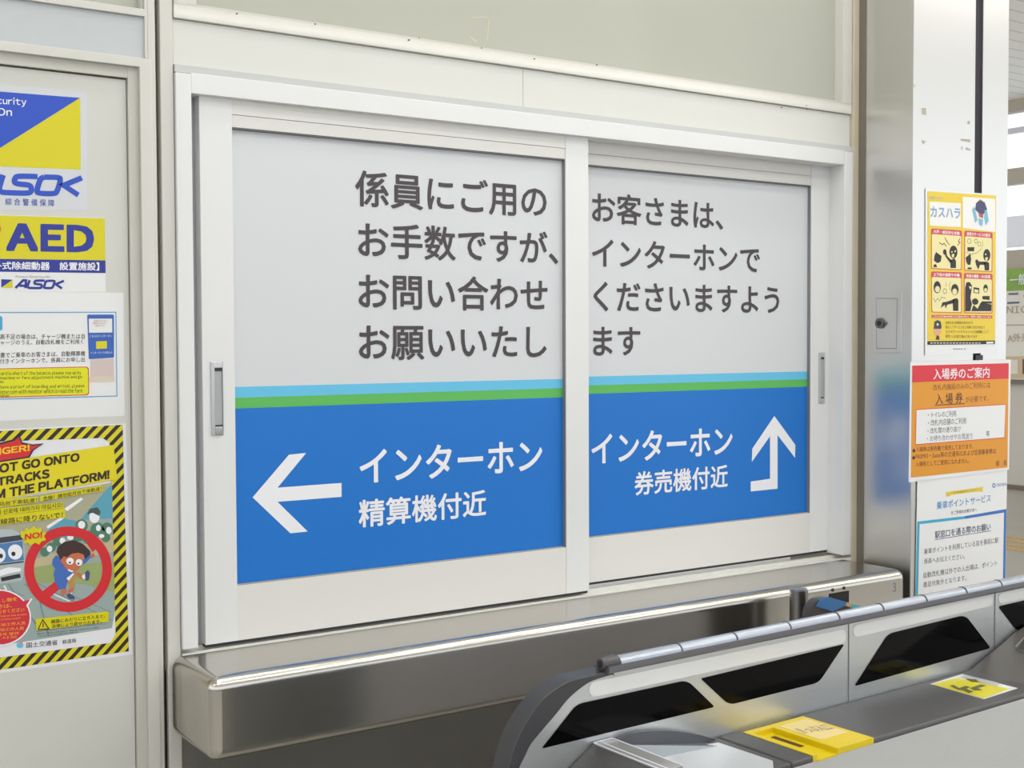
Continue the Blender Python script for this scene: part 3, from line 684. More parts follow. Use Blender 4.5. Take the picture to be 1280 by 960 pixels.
layer(t, DP, 'warning_strip', [[(44.5, 773.8), (135.5, 764), (136.2, 777), (45.5, 788.5)]], YEL, 0.0014)
s = MB(); tri = [(53.5, 774.6), (61, 786), (47.5, 787)]
s.stroke([DP(*p, 0.0017) for p in tri], 0.0016, True); s.stroke([DP(53.8, 778.5, 0.0017), DP(54, 784, 0.0017)], 0.0016); s.build('warning_triangle', BLACK, t)
s = MB(); text_px(s, "線路にみだりに立ち入ると、", DP, (64, 774.6), (131.5, 767.4), (131.5, 772.2), (64, 779.6), 0.0017, 0.012)
text_px(s, "法律により罰せられます。", DP, (64.5, 780.4), (127, 774.4), (127, 779), (64.5, 785.2), 0.0017, 0.012); s.build('warning_text', mat('warning_black', (70, 62, 10), 0.5), t)
s = MB()
for b, l, r, yl, yr, h in (("Unauthorized entry onto railway tracks is punishable by law.", 46.5, 133, 788.4, 778.8, 1.6), ("擅自进入轨道 将依法处罚  擅自進入軌道 將依法處罰", 46.5, 123, 791.6, 783.4, 1.8), ("선로에 함부로 들어가면 법률에 따라 처벌됩니다", 46.5, 97, 795, 789, 1.8)):
    text_px(s, b, DP, (l, yl), (r, yr), (r, yr + h), (l, yl + h), 0.0006)
text_px(s, "国土交通省", DP, (33, 803.2), (72, 799.4), (72, 806), (33, 810), 0.0006, 0.004); text_px(s, "鉄道局", DP, (78, 799.8), (95, 797.8), (95, 803), (78, 805), 0.0006, 0.006)
s.build('small_print', mat('print_grey', (70, 70, 76), 0.5), t)
layer(t, DP, 'ministry_mark', [ell_px(25, 806.5, 4.4, 3.6, 18)], mat('mark_blue', (90, 190, 220), 0.5), 0.0004)
layer(t, DP, 'ministry_mark', [ell_px(26.5, 803.6, 2.2, 1.8, 14)], mat('mark_pink', (220, 130, 150), 0.5), 0.0006)

# ------------------------------------------------------------------ counter shelf
zs = 0.956; zsb = on_y(480, 914, -0.21).z; xs0 = 0.776; xs1 = 2.652; ysf = -0.21
t = empty('counter_shelf', ((xs0 + xs1) / 2, ysf / 2, zsb), 'stainless steel box shelf with rounded corners under the sliding windows', 'shelf')
hx0 = X(1036, 752, ysf); hx1 = X(1061, 752, ysf); hzt = on_y(1050, 740, ysf).z; hzb = hzt - 0.05
sh = bx('shelf_body', xs0, xs1, ysf, 0.006, zsb, zs, STEEL, t, bevel=0.024, seg=5)
fr = MB(); fr.box(hx0, hx1, ysf - 0.0006, ysf + 0.001, hzb, hzt); fr.build('socket_opening', mat('dark_opening', (26, 24, 24), 0.7), t)
s = MB()
for px, py in ((1041, 737.5), (1055, 735)):
    p = on_y(px, py, ysf); s.tube((p.x, ysf - 0.0012, p.z), (p.x, ysf + 0.001, p.z), 0.0042, 16)
s.build('screw_hole', BLACK, t)
s = MB(); p = on_y(1118, 734, ysf); text(s, "3", Vector((p.x - 0.006, ysf - 0.0008, p.z + 0.012)), Vector((p.x + 0.006, ysf - 0.0008, p.z + 0.012)), Vector((p.x + 0.006, ysf - 0.0008, p.z - 0.012)), Vector((p.x - 0.006, ysf - 0.0008, p.z - 0.012))); s.build('etched_number', mat('etch_grey', (150, 152, 160), 0.5, 0.6), t)

# steel post in front of the shelf
xp, yp, zp = 2.184, -0.275, 0.966
t = empty('steel_post', (xp, yp, 0), 'short round steel post standing in front of the shelf', 'post')
MB().tube((xp, yp, 0.012), (xp, yp, zp), 0.0215, 32).build('pipe', mat('pipe_steel', (150, 149, 146), 0.3, 1.0, noise=0.06, scale=8), t, smooth=False)
MB().tube((xp, yp, zp - 0.001), (xp, yp, zp + 0.003), 0.0195, 32).build('cap', mat('pipe_cap', (160, 162, 165), 0.35, 0.8), t)
MB().tube((xp, yp, 0.0), (xp, yp, 0.014), 0.05, 32).build('base_flange', STEEL, t)
# grey unit with blue top beyond the gate rail
xq, yq = 2.17, -0.40
t = empty('gate_barrier_unit', (2.2, yq, 0), 'rounded grey unit with a blue top panel beside the steel post', 'gate unit')
Pq = lambda px, py: on_y(px, py, yq)
prof = round_poly([(Pq(1009, 790).x, Pq(1009, 790).z), (Pq(1013, 762).x, Pq(1013, 762).z), (Pq(1021, 750).x, Pq(1021, 750).z), (Pq(1038, 746).x, Pq(1038, 746.5).z), (Pq(1085, 762).x, Pq(1085, 761).z), (Pq(1100, 800).x, Pq(1100, 800).z)], 0.012)
MB().prism([(x, yq, z) for x, z in prof], (0, 0.022, 0)).build('housing', mat('unit_dark_grey', (92, 86, 82), 0.35, 0.5), t, smooth=False)
u = [(1020, 758), (1024, 749.5), (1034, 746), (1058, 752.5), (1056, 757), (1040, 764)]
s = MB(); s.prism([on_y(a, b, yq - 0.0005) for a, b in reversed(u)], (0, -0.002, 0)); s.build('blue_panel', mat('unit_blue', (64, 116, 170), 0.35), t)
u = [(1056, 757), (1058, 752.5), (1064, 754), (1062, 759)]
s = MB(); s.prism([on_y(a, b, yq - 0.0005) for a, b in reversed(u)], (0, -0.0022, 0)); s.build('tan_band', mat('unit_tan', (196, 160, 110), 0.5), t)
u = [(1062, 759), (1064, 754.5), (1080, 759), (1078, 764)]
s = MB(); s.prism([on_y(a, b, yq - 0.0005) for a, b in reversed(u)], (0, -0.002, 0)); s.build('teal_panel', mat('unit_teal', (90, 170, 180), 0.4), t)
bx('pedestal', Pq(1030, 780).x, Pq(1080, 780).x, yq + 0.002, yq + 0.02, 0.0, Pq(1040, 785).z, mat('unit_dark_grey', (92, 86, 82)), t)

# ------------------------------------------------------------------ steel-clad column
t = empty('clad_column', (x_colL, y_col, 0), 'tall square column clad in brushed stainless steel carrying three notices', 'column')
seam0 = X(1219.5, 100, y_col); seam1 = X(1229, 100, y_col)
s = MB(); s.box(x_colL, seam0, y_col, 0.24, 0, 4.0); s.build('steel_cladding', STEELV, t, bevel=0.002)
s = MB(); s.box(seam1, x_colR, y_col, 0.24, 0, 4.0); s.build('steel_cladding', STEELV, t, bevel=0.002)
bx('brown_joint', x_colL - 0.0015, x_colL + 0.002, on_x(1080.8, 450, x_colL).y, -0.004, 0, 3.98, mat('brown_joint', (116, 109, 98), 0.7, noise=0.15, scale=12), t)
bx('dark_joint', seam0 - 0.002, seam1 + 0.002, y_col + 0.006, 0.23, 0, 3.99, mat('joint_black', (40, 36, 46), 0.7), t)
# access panel on the side facing the window
def CX(px, py, lift=0.0): return on_x(px, py, x_colL - lift)
ap = MB(); ap.prism([CX(*p, 0.0) for p in ((1091.5, 367.5), (1128, 366), (1127.5, 441), (1092, 441.5))], (-0.003, 0, 0)); apo = ap.build('access_panel', STEELV, t, bevel=0.0008)
ln = MB()
def rimx(pts, w, lift):
    P = [CX(*p, lift) for p in pts]; n = len(P); c = sum(P, Vector()) / n
    for i in range(n):
        j = (i + 1) % n
        a, b = P[i], P[j]
        a2 = a + (c - a).normalized() * w; b2 = b + (c - b).normalized() * w
        ln.face([a, a2, b2, b])
rimx(((1095, 372.5), (1121.5, 372.8), (1120.5, 436), (1095.5, 436)), 0.0016, 0.0036)
ln.build('panel_groove', mat('groove_grey', (120, 116, 112), 0.5, 0.8), apo)
p = CX(1101, 404, 0.003); q = p + Vector((-0.007, 0, 0))
MB().tube(p, q, 0.014, 24).build('lock', mat('lock_steel', (120, 118, 116), 0.35, 1.0), apo)
MB().tube(q + Vector((0.001, 0, 0)), q + Vector((-0.001, 0, 0)), 0.007, 16).build('keyhole', BLACK, apo)
p = CX(1107.8, 404, 0.003); MB().tube(p, p + Vector((-0.004, 0, 0)), 0.003, 12).build('rivet', mat('lock_steel', (120, 118, 116)), apo)
# tape residue left on the column
CP = wall_plane(y_col - 0.0004)
s = MB()
for pts in ([(1201, 173.5), (1213, 174), (1213, 178), (1201, 176)], [(1152, 135), (1157.5, 135), (1158, 144), (1152.5, 143)], [(1152, 175), (1158, 177), (1154, 180.5)], [(1208, 184), (1213, 186), (1213, 188.5), (1207, 187)], [(1210, 151), (1212.5, 151), (1212.5, 155.5), (1209.5, 155)], [(1202, 183), (1203, 183), (1203, 187), (1202, 187)], [(1142, 105), (1143.4, 105), (1143.2, 109), (1142, 109)]):
    poly_px(s, CP, pts)
s.build('tape_residue', mat('residue_tan', (176, 168, 150), 0.7), t)

# ------------------------------------------------------------------ notices on the column
CP = wall_plane(y_col - 0.0022)
YELO = mat('poster_yellow', (226, 196, 40), 0.3)
t = empty('manners_poster', CP(1200, 442), 'tall yellow poster with four cartoon panels, highest notice on the steel column', 'poster')
sheet(t, CP, [(1157, 235.5), (1246, 243.5), (1247, 440.5), (1156.5, 444.5)], SLEEVE)
layer(t, CP, 'yellow_sheet', [[(1159.4, 239), (1245, 244.6), (1243.8, 427), (1159.3, 427)]], YELO, 0.0004)
layer(t, CP, 'white_header', [[(1162, 252), (1201, 254), (1201, 284), (1162, 282)], [(1203.5, 246), (1244, 248.5), (1244, 290), (1203.5, 285)]], mat('glossy_header', (232, 230, 226), 0.12), 0.0006)
s = MB(); text_px(s, "カスハラ", CP, (1163, 257.5), (1200.5, 260), (1200.5, 273.5), (1163, 271.5), 0.0008, 0.03); text_px(s, "お客さまへ", CP, (1161.5, 245), (1180, 246), (1180, 249.5), (1161.5, 248.5), 0.0008); s.build('title_lettering', mat('title_blue', (130, 160, 196), 0.4), t)
layer(t, CP, 'header_figure', [[(1219, 262), (1220, 254), (1225, 250.5), (1231, 253), (1234, 262), (1229, 268), (1223, 266)]], mat('figure_navy', (62, 62, 104), 0.4), 0.0008)
layer(t, CP, 'header_figure', [[(1220, 254), (1225, 249), (1230, 252), (1225, 251)], [(1223, 266), (1229, 268), (1229, 273), (1224, 271)]], mat('figure_red', (180, 84, 90), 0.4), 0.001)
layer(t, CP, 'header_figure', [[(1215, 262), (1218, 258), (1222, 275), (1219, 279)], [(1231, 262), (1234, 264), (1236, 276), (1232, 282), (1230, 272)], [(1223, 273), (1229, 274), (1228, 283), (1224, 281)]], mat('figure_cyan', (120, 178, 204), 0.4), 0.0009)
pan_px = [((1163.8, 285.5), (1202.5, 288), (1202.2, 338), (1163.8, 336)), ((1205.4, 288.2), (1240.8, 290.6), (1240.4, 340), (1205.2, 338.4)),
          ((1163.8, 339.2), (1202.4, 340.4), (1202.4, 391.3), (1164.2, 390.6)), ((1204.8, 341), (1240.8, 342.4), (1240.8, 391.8), (1205, 391.4))]
heads = ["大声・威圧的な言動", "過度なサービスの要求", "土下座の強要や中傷", "係員の撮影・SNS投稿"]
CREAM = mat('panel_cream', (232, 220, 160), 0.35); PR = mat('panel_red', (204, 66, 72), 0.35)
for k, q in enumerate(pan_px):
    pn = layer(t, CP, 'cartoon_panel', [round_poly(list(q), 2.4)], PR, 0.0006)
    (a, b, c, d) = q
    layer(pn, CP, 'panel_field', [round_poly([(a[0] + 1, a[1] + 7), (b[0] - 1, b[1] + 7), (c[0] - 1, c[1] - 1), (d[0] + 1, d[1] - 1)], 2)], CREAM, 0.0008)
    s = MB(); text_px(s, heads[k], CP, (a[0] + 3, a[1] + 1.6), (b[0] - 3, b[1] + 1.6), (b[0] - 3, b[1] + 5.8), (a[0] + 3, a[1] + 5.8), 0.0008, 0.02); s.build('panel_heading', WHITE, pn)
    FIG = BLACK
    s = MB(); w = MB()
    if k == 0:
        poly_px(s, CP, ell_px(1191.8, 315, 5, 8), .001); poly_px(s, CP, [(1188, 325), (1193, 323), (1195, 326), (1195, 335), (1188, 335)], .001); poly_px(s, CP, [(1188, 329), (1182, 321), (1181, 316), (1183, 315), (1184, 320), (1190, 326)], .001); poly_px(s, CP, ell_px(1181, 315, 2.2, 3.6, 12), .001)
        poly_px(s, CP, [(1170, 315), (1177, 320), (1176, 327), (1172, 329), (1167.5, 326), (1168, 320)], .001); poly_px(s, CP, [(1167, 331), (1170, 330), (1171.5, 334), (1167, 334)], .001)
        for z in ([(1174, 303), (1178, 306), (1180, 304), (1183, 308)], [(1181, 297), (1184, 302), (1183.5, 302), (1187, 306)], [(1200, 298), (1198, 302), (1200, 303), (1197, 307)]): s.stroke([CP(*p, .001) for p in z], 0.0022)
        poly_px(w, CP, [(1189.5, 318), (1193, 317), (1192.5, 321.5), (1190, 321.5)], .0012); poly_px(w, CP, [(1189, 314), (1190.6, 314), (1190.6, 316), (1189, 315.6)], .0012); poly_px(w, CP, [(1193, 313.4), (1195, 312.6), (1194.6, 315), (1193, 315.4)], .0012)
    elif k == 1:
        poly_px(s, CP, ell_px(1233.5, 319, 4.4, 7.6), .001); poly_px(s, CP, [(1230, 328), (1234, 327), (1236.5, 329), (1236.5, 338), (1231, 338)], .001); poly_px(s, CP, [(1232, 327), (1224, 327), (1221, 324), (1219, 326), (1220, 331), (1223, 337), (1225, 331), (1232, 331)], .001)
        poly_px(s, CP, [(1207, 322), (1213, 317), (1214, 324), (1213, 331), (1210, 331), (1208, 328)], .001); poly_px(s, CP, ell_px(1212, 335.5, 3, 1.3, 12), .001); poly_px(s, CP, [(1209, 309), (1218, 309), (1217.6, 314), (1209.4, 314)], .001)
        s.stroke([CP(*p, .001) for p in ell_px(1211.5, 301.5, 2.3, 3, 12)], .0012, True); s.stroke([CP(*p, .001) for p in ell_px(1220, 301.5, 2, 2.6, 12)], .0012, True); s.stroke([CP(*p, .001) for p in ell_px(1224, 305, 2, 2.6, 12)], .0012, True)
        s.stroke([CP(*p, .001) for p in ((1228, 300), (1228.5, 306), (1226, 312), (1221, 316), (1214, 318), (1207, 315))], .001)
        poly_px(w, CP, [(1231.5, 322), (1235, 321.4), (1234, 326), (1232, 326)], .0012); poly_px(w, CP, [(1231.4, 317), (1233, 317), (1233, 319), (1231.4, 318.8)], .0012)
    elif k == 2:
        poly_px(s, CP, ell_px(1171.5, 359, 4.5, 7.6), .001); poly_px(s, CP, [(1191, 374), (1196, 372.6), (1198, 375), (1198, 388.6), (1191.4, 388.6), (1191, 380)], .001); poly_px(s, CP, [(1194, 373.4), (1184, 377), (1178, 378), (1176, 385), (1181, 381), (1182, 386), (1184, 381), (1192, 379)], .001)
        poly_px(s, CP, ell_px(1193.6, 362, 4.6, 7), .001)
        s.stroke([CP(*p, .001) for p in ((1167, 373), (1169, 377.5), (1172, 373), (1174.5, 376), (1177, 371.5), (1182, 373))], .0012); s.stroke([CP(*p, .001) for p in ell_px(1181, 364, 2.2, 3, 12)], .0012, True); s.stroke([CP(*p, .001) for p in ((1188, 352), (1186.6, 358), (1187.6, 363))], .001)
        s.stroke([CP(*p, .001) for p in ((1182.5, 352.6), (1182.5, 358.6))], .001)
        poly_px(w, CP, ell_px(1171.8, 361.5, 3, 4), .0012); poly_px(w, CP, ell_px(1193.4, 364.6, 3, 4), .0012)
    else:
        poly_px(s, CP, [(1206.4, 360), (1208, 353), (1212, 352.4), (1215, 357), (1214, 366), (1213, 372), (1215, 380), (1213, 389), (1206.4, 389)], .001); poly_px(s, CP, [(1217, 381), (1222, 386), (1226, 378), (1239.6, 380.6), (1239.4, 389), (1214, 389)], .001); poly_px(s, CP, [(1227, 376.6), (1239.6, 376.8), (1239.6, 379.6), (1227, 379)], .001)
        poly_px(s, CP, ell_px(1232, 360.5, 2.8, 5), .001); poly_px(s, CP, [(1217, 359), (1224, 360), (1224, 367), (1217, 366)], .001); poly_px(s, CP, ell_px(1219, 377, 4, 4), .001); poly_px(s, CP, [(1228, 370), (1237, 370), (1237, 375), (1228, 374)], .001)
        poly_px(w, CP, [(1218, 361.6), (1223, 362.4), (1223, 366), (1218, 365.2)], .0012); poly_px(w, CP, ell_px(1232, 362.4, 1.8, 2.4, 12), .0012); poly_px(w, CP, [(1211, 357.6), (1214.4, 358.6), (1213, 362)], .0012)
    s.build('panel_figure', FIG, pn); w.build('figure_highlight', CREAM, pn)
layer(t, CP, 'red_strip', [[(1164.2, 393.6), (1240.6, 394.4), (1240.4, 398), (1164.4, 397.4)]], PR, 0.0006)
s = MB(); text_px(s, "これらの行為は犯罪となる場合があり、警察へ通報いたします", CP, (1166, 394.5), (1239, 395.1), (1239, 397.3), (1166, 396.8), 0.0008, 0.01); s.build('strip_text', WHITE, t)
s = MB()
for b, r, y in (("お客さまと従業員の安全を守り、", 1217, 401.3), ("安心してサービスをご利用いただけるよう", 1231, 407), ("カスタマーハラスメントには組織として", 1235.5, 412.6), ("毅然とした対応で臨んでまいります", 1221.5, 418.4)):
    text_px(s, b, CP, (1182, y), (r, y + 0.2), (r, y + 4), (1182, y + 3.8), 0.0007, 0.004)
s.build('body_text', mat('olive_print', (96, 84, 20), 0.4), t)
layer(t, CP, 'officer_picture', [[(1167.5, 409), (1168, 402), (1172, 400), (1176, 402), (1177, 409), (1176.5, 411), (1167, 411)], [(1171, 419), (1174, 420), (1174.5, 424.6), (1169.5, 424.6)]], mat('officer_navy', (46, 50, 66), 0.4), 0.0008)
layer(t, CP, 'officer_picture', [ell_px(1171.8, 414.5, 4.6, 5, 16)], mat('officer_skin', (222, 160, 128), 0.4), 0.0007)
layer(t, CP, 'officer_picture', [ell_px(1172, 405.6, 1.2, 1.6, 10)], PAPER, 0.001)
layer(t, CP, 'black_footer', [[(1159.3, 426.6), (1243.8, 425.6), (1243.6, 430), (1159.2, 431)]], BLACK, 0.0006)
s = MB(); 
for xa_ in range(1163, 1226, 4): poly_px(s, CP, [(xa_, 428.3), (xa_ + 2.8, 428.2), (xa_ + 2.8, 429.2), (xa_, 429.3)], 0.0008)
poly_px(s, CP, [(1233, 427.2), (1242, 427), (1242, 429.4), (1233, 429.6)], 0.0008); s.build('footer_text', PAPER, t)
s = MB(); [poly_px(s, CP, [(x_, 435.4), (x_ + 2.4, 435.4), (x_ + 2.4, 437), (x_, 437)], 0.0004) for x_ in (1191.5, 1194.6, 1197.7, 1200.8, 1205)]; s.build('small_print', mat('faint_print', (150, 152, 160), 0.5), t)
bx('tape_tab', CP(1220, 444).x, CP(1229, 444).x, y_col - 0.0015, y_col - 0.0003, CP(1224, 450).z, CP(1224, 444).z, mat('dark_tape', (44, 46, 52), 0.5), t)

# orange admission ticket notice
CP2 = wall_plane(y_col - 0.0045)
t = empty('admission_ticket_notice', CP2(1200, 595), 'orange notice with red heading band in the middle of the steel column', 'notice')
sheet(t, CP2, [(1138.2, 452.2), (1263.6, 449.4), (1261.2, 587), (1136, 603)], PAPER)
layer(t, CP2, 'orange_field', [[(1140.4, 457), (1261, 454), (1259.4, 584.3), (1138.6, 597)]], mat('notice_orange', (220, 146, 20), 0.35), 0.0004)
layer(t, CP2, 'red_band', [[(1140.4, 457), (1261, 454), (1260.8, 473.2), (1140.2, 478)]], mat('notice_red', (212, 32, 50), 0.35), 0.0006)
s = MB(); text_px(s, "入場券のご案内", CP2, (1166.6, 460.8), (1237, 458.6), (1236.8, 472.2), (1166.6, 474.6), 0.0008, 0.012); s.build('heading', WHITE, t)
s = MB(); text_px(s, "改札内施設のみのご利用には", CP2, (1166.5, 480.4), (1238, 477.2), (1238, 485), (1166.5, 488), 0.0006)
text_px(s, "が必要です。", CP2, (1207, 495.5), (1235.5, 494), (1235.5, 501.5), (1207, 503.5), 0.0006)
s.build('subheading', mat('brown_print', (110, 62, 18), 0.4), t)
s = MB(); text_px(s, "入 場 券", CP2, (1169.5, 492), (1203.4, 490.2), (1203.4, 504), (1169.5, 505.8), 0.0006, 0.012); poly_px(s, CP2, [(1168.5, 506), (1206, 504), (1206, 505), (1168.5, 507)], 0.0006); s.build('bold_lettering', mat('dark_brown_print', (70, 36, 14), 0.4), t)
bxo = layer(t, CP2, 'white_box', [[(1145, 511.6), (1257.8, 504.9), (1256.4, 547.6), (1144, 556.4)]], mat('box_border_red', (220, 84, 40), 0.4), 0.0006)
layer(bxo, CP2, 'box_field', [[(1145.8, 512.6), (1257, 506), (1255.4, 546.6), (1144.9, 555.2)]], PAPER, 0.0008)
s = MB()
for b, l, r, yl, yr, h in (("・トイレのご利用", 1160, 1195, 515, 513, 7.6), ("・改札内店舗のご利用", 1160, 1207.5, 524.6, 521.8, 8), ("・改札間の通り抜け", 1159.5, 1201, 535, 532.2, 7.4), ("・お待ち合わせやお見送り", 1159, 1215.4, 544.6, 541, 7.4), ("等", 1232.6, 1237, 538.6, 538.3, 7)):
    text_px(s, b, CP2, (l, yl), (r, yr), (r, yr + h), (l, yl + h), 0.001)
s.build('list_text', mat('list_print', (80, 80, 84), 0.5), bxo)
s = MB()
for b, l, r, yl, yr, h in (("入場券は券売機で発売しております。", 1144.5, 1216.6, 558.6, 554.4, 6.6), ("PASMO・Suica等の交通系ICおよび定期乗車券は", 1144.5, 1245, 567, 560.2, 7), ("入場券としてご使用になれません。", 1144.5, 1211.5, 577, 572.4, 6.6)):
    text_px(s, b, CP2, (l, yl), (r, yr), (r, yr + h), (l, yl + h), 0.0006, 0.006)
text_px(s, "駅　長", CP2, (1245, 576.3), (1258.5, 575), (1258.5, 581.5), (1245, 583), 0.0006, 0.006)
s.build('footer_text', mat('rust_print', (120, 56, 18), 0.4), t)
layer(t, CP2, 'bullet', [[(1140.4, 563.5), (1142.3, 560.4), (1144.2, 563.3), (1142.3, 566.4)], [(1140.2, 572.4), (1142.1, 569.4), (1144, 572.2), (1142.1, 575.2)]], BLACK, 0.0006)

# ride point service notice
CP3 = wall_plane(y_col - 0.0032)
t = empty('point_service_notice', CP3(1200, 760), 'white notice with blue border, lowest on the steel column behind the gate rail', 'notice')
sheet(t, CP3, [(1146.8, 600), (1259, 585), (1256.4, 742), (1144, 770)], PAPER)
CY = mat('notice_cyan', (50, 164, 200), 0.4); DBL = mat('notice_blue', (46, 110, 186), 0.4)
layer(t, CP3, 'cyan_border', [[(1146.7, 652), (1206, 645.2), (1206, 648.6), (1149.6, 655.2), (1147, 768), (1144.1, 770)]], CY, 0.0004)
layer(t, CP3, 'blue_border', [[(1206, 645.2), (1258, 636.2), (1256.2, 742), (1253.4, 742.6), (1255.2, 640.6), (1206, 648.6)]], DBL, 0.0004)
s = MB()
for k, (a, b) in enumerate(((1181.5, 1184), (1184, 1233))): pass
poly_px(s, CP3, [(1181.6, 616), (1187, 614.6), (1223, 609.6), (1229, 608.2), (1228, 611), (1228.6, 614.4), (1222, 614.2), (1189, 618.6), (1187, 620.4), (1182, 620.6), (1183.4, 618.4)], 0.0004); s.build('yellow_ribbon', mat('ribbon_yellow', (222, 196, 40), 0.4), t)
s = MB(); text_px(s, "会員登録はこちら", CP3, (1192, 614.6), (1220, 610.8), (1220, 613.4), (1192, 617.2), 0.0007); s.build('ribbon_text', mat('ribbon_brown', (170, 140, 40), 0.5), t)
s = MB(); text_px(s, "乗車ポイント", CP3, (1171, 627), (1211, 621.6), (1211, 631.4), (1171, 637), 0.0004, 0.012); text_px(s, "サービス", CP3, (1213, 621.8), (1238.4, 617.6), (1238.4, 626.6), (1213, 631.2), 0.0004, 0.008); s.build('heading', mat('heading_blue', (60, 140, 200), 0.4), t)
s = MB(); text_px(s, "西武鉄道", CP3, (1246, 604.4), (1258, 603), (1258, 607), (1246, 608.4), 0.0004); s.stroke([CP3(*p, 0.0004) for p in ell_px(1242.4, 606.8, 1.8, 2.2, 14)], 0.003, True); s.build('company_mark', mat('company_blue', (60, 120, 190), 0.4), t)
s = MB(); text_px(s, "をご利用のお客さまへ", CP3, (1189, 638.8), (1221, 634.6), (1221, 639.2), (1189, 643.6), 0.0004, 0.006)
text_px(s, "駅窓口を通る際のお願い", CP3, (1168.6, 664), (1238.4, 653.4), (1238.4, 662.4), (1168.6, 673.6), 0.0004, 0.014)
poly_px(s, CP3, [(1168.6, 674.4), (1238.4, 663), (1238.4, 663.7), (1168.6, 675.1)], 0.0004); s.build('subheading', mat('slate_print', (70, 82, 110), 0.4), t)
s = MB()
for b, l, r, yl, yr, h in (("乗車ポイントを利用している旨を事前に駅", 1155, 1248, 686, 671.4, 7.2), ("係員へお伝えください。", 1155, 1206, 698.4, 691.8, 6.8), ("自動改札機以外での入出場は、ポイント", 1154.4, 1246.4, 715.6, 700, 7.4), ("進呈対象外となります。", 1154, 1208, 727.4, 718.6, 7)):
    text_px(s, b, CP3, (l, yl), (r, yr), (r, yr + h), (l, yl + h), 0.0004)
s.build('body_text', mat('body_grey_print', (104, 104, 112), 0.5), t)

# ------------------------------------------------------------------ ticket gate
TH = 0.04
gu = Vector((math.cos(TH), math.sin(TH), 0)); gn = Vector((math.sin(TH), -math.cos(TH), 0))     # along the gate, towards the camera
gO = Vector((1.80, -0.76, 0))
def GP(px, py, n=0.0):
    """point on the gate's upright plane, n metres in front of the panel"""
    d = ray(px, py); o = gO + gn * n
    return CAM + d * (((o - CAM).dot(gn)) / d.dot(gn))
def G(u, n, z): return gO + gu * u + gn * n + Vector((0, 0, z))
def gu_of(p): return (p - gO).dot(gu)
STROKE_N = gn.copy()
ZD = 0.881; WD = 0.163
t = empty('ticket_gate', gO + gu * 0.2, 'grey and stainless steel ticket gate with handrail and black sensor windows', 'ticket gate')
U0, U1 = -0.78, 0.88
def gbox(name, u0, u1, n0, n1, z0, z1, m, parent=t, **k):
    a = [G(u0, n0, z0), G(u1, n0, z0), G(u1, n1, z0), G(u0, n1, z0)]; b = [p + Vector((0, 0, z1 - z0)) for p in a]
    return MB().hexa(a[::-1], b[::-1]).build(name, m, parent, **k)
# side panel with a curved front end
zr = 1.030
inner = [(765.6, 842.8), (740.6, 850.6), (725, 860), (709, 874), (693.8, 892.8), (675, 914.7), (662.5, 930.3), (654.7, 946), (648, 960), (641, 985), (636, 1020)]
ridge = [(762, 838.5), (737.5, 844), (712.5, 850), (694, 860), (675, 875.6), (659, 897.5), (647, 919), (639, 940), (634, 960), (628, 985), (622, 1020)]
zz = lambda p: p
top_r = G(U1, 0, zr); 
outl = [GP(*p) for p in smooth_pts(inner)] + [G(gu_of(GP(636, 1020)), 0, 0.10), G(U1, 0, 0.10), G(U1, 0, zr), G(gu_of(GP(765.6, 842)), 0, zr)]
MB().prism(outl[::-1], -gn * 0.03).build('side_panel', STEELG, t)
rear = -0.45
while rear < U1 - 0.02:
    gbox('rear_panel', rear + 0.003, min(rear + 0.197, U1), -0.034, -0.03, 0.12, 1.02, mat('rear_panel_paint', (236, 232, 232), 0.5))
    rear += 0.2
# bumper band along the curved end
s = MB()
inner_s = smooth_pts(inner); ridge_s = smooth_pts(ridge)
A = [GP(*p) for p in inner_s]; B = [GP(*p) for p in ridge_s]; BK = -gn * 0.036
A = A + [G(gu_of(A[-1]) - 0.002, 0, 0.0)]; B = B + [G(gu_of(B[-1]) - 0.004, 0, 0.0)]
f1 = gn * 0.003
n = len(A)
for i in range(n - 1):
    s.face([A[i] + f1, B[i] + f1, B[i + 1] + f1, A[i + 1] + f1][::-1]); s.face([B[i] + f1, B[i] + BK, B[i + 1] + BK, B[i + 1] + f1][::-1]); s.face([A[i] + BK, A[i + 1] + BK, B[i + 1] + BK, B[i] + BK][::-1]); s.face([A[i] + f1, A[i + 1] + f1, A[i + 1] + BK, A[i] + BK][::-1])
s.face([A[0] + f1, A[0] + BK, B[0] + BK, B[0] + f1]); s.face([A[-1] + f1, B[-1] + f1, B[-1] + BK, A[-1] + BK])
s.build('front_bumper', BUMPER, t, bevel=0.002)
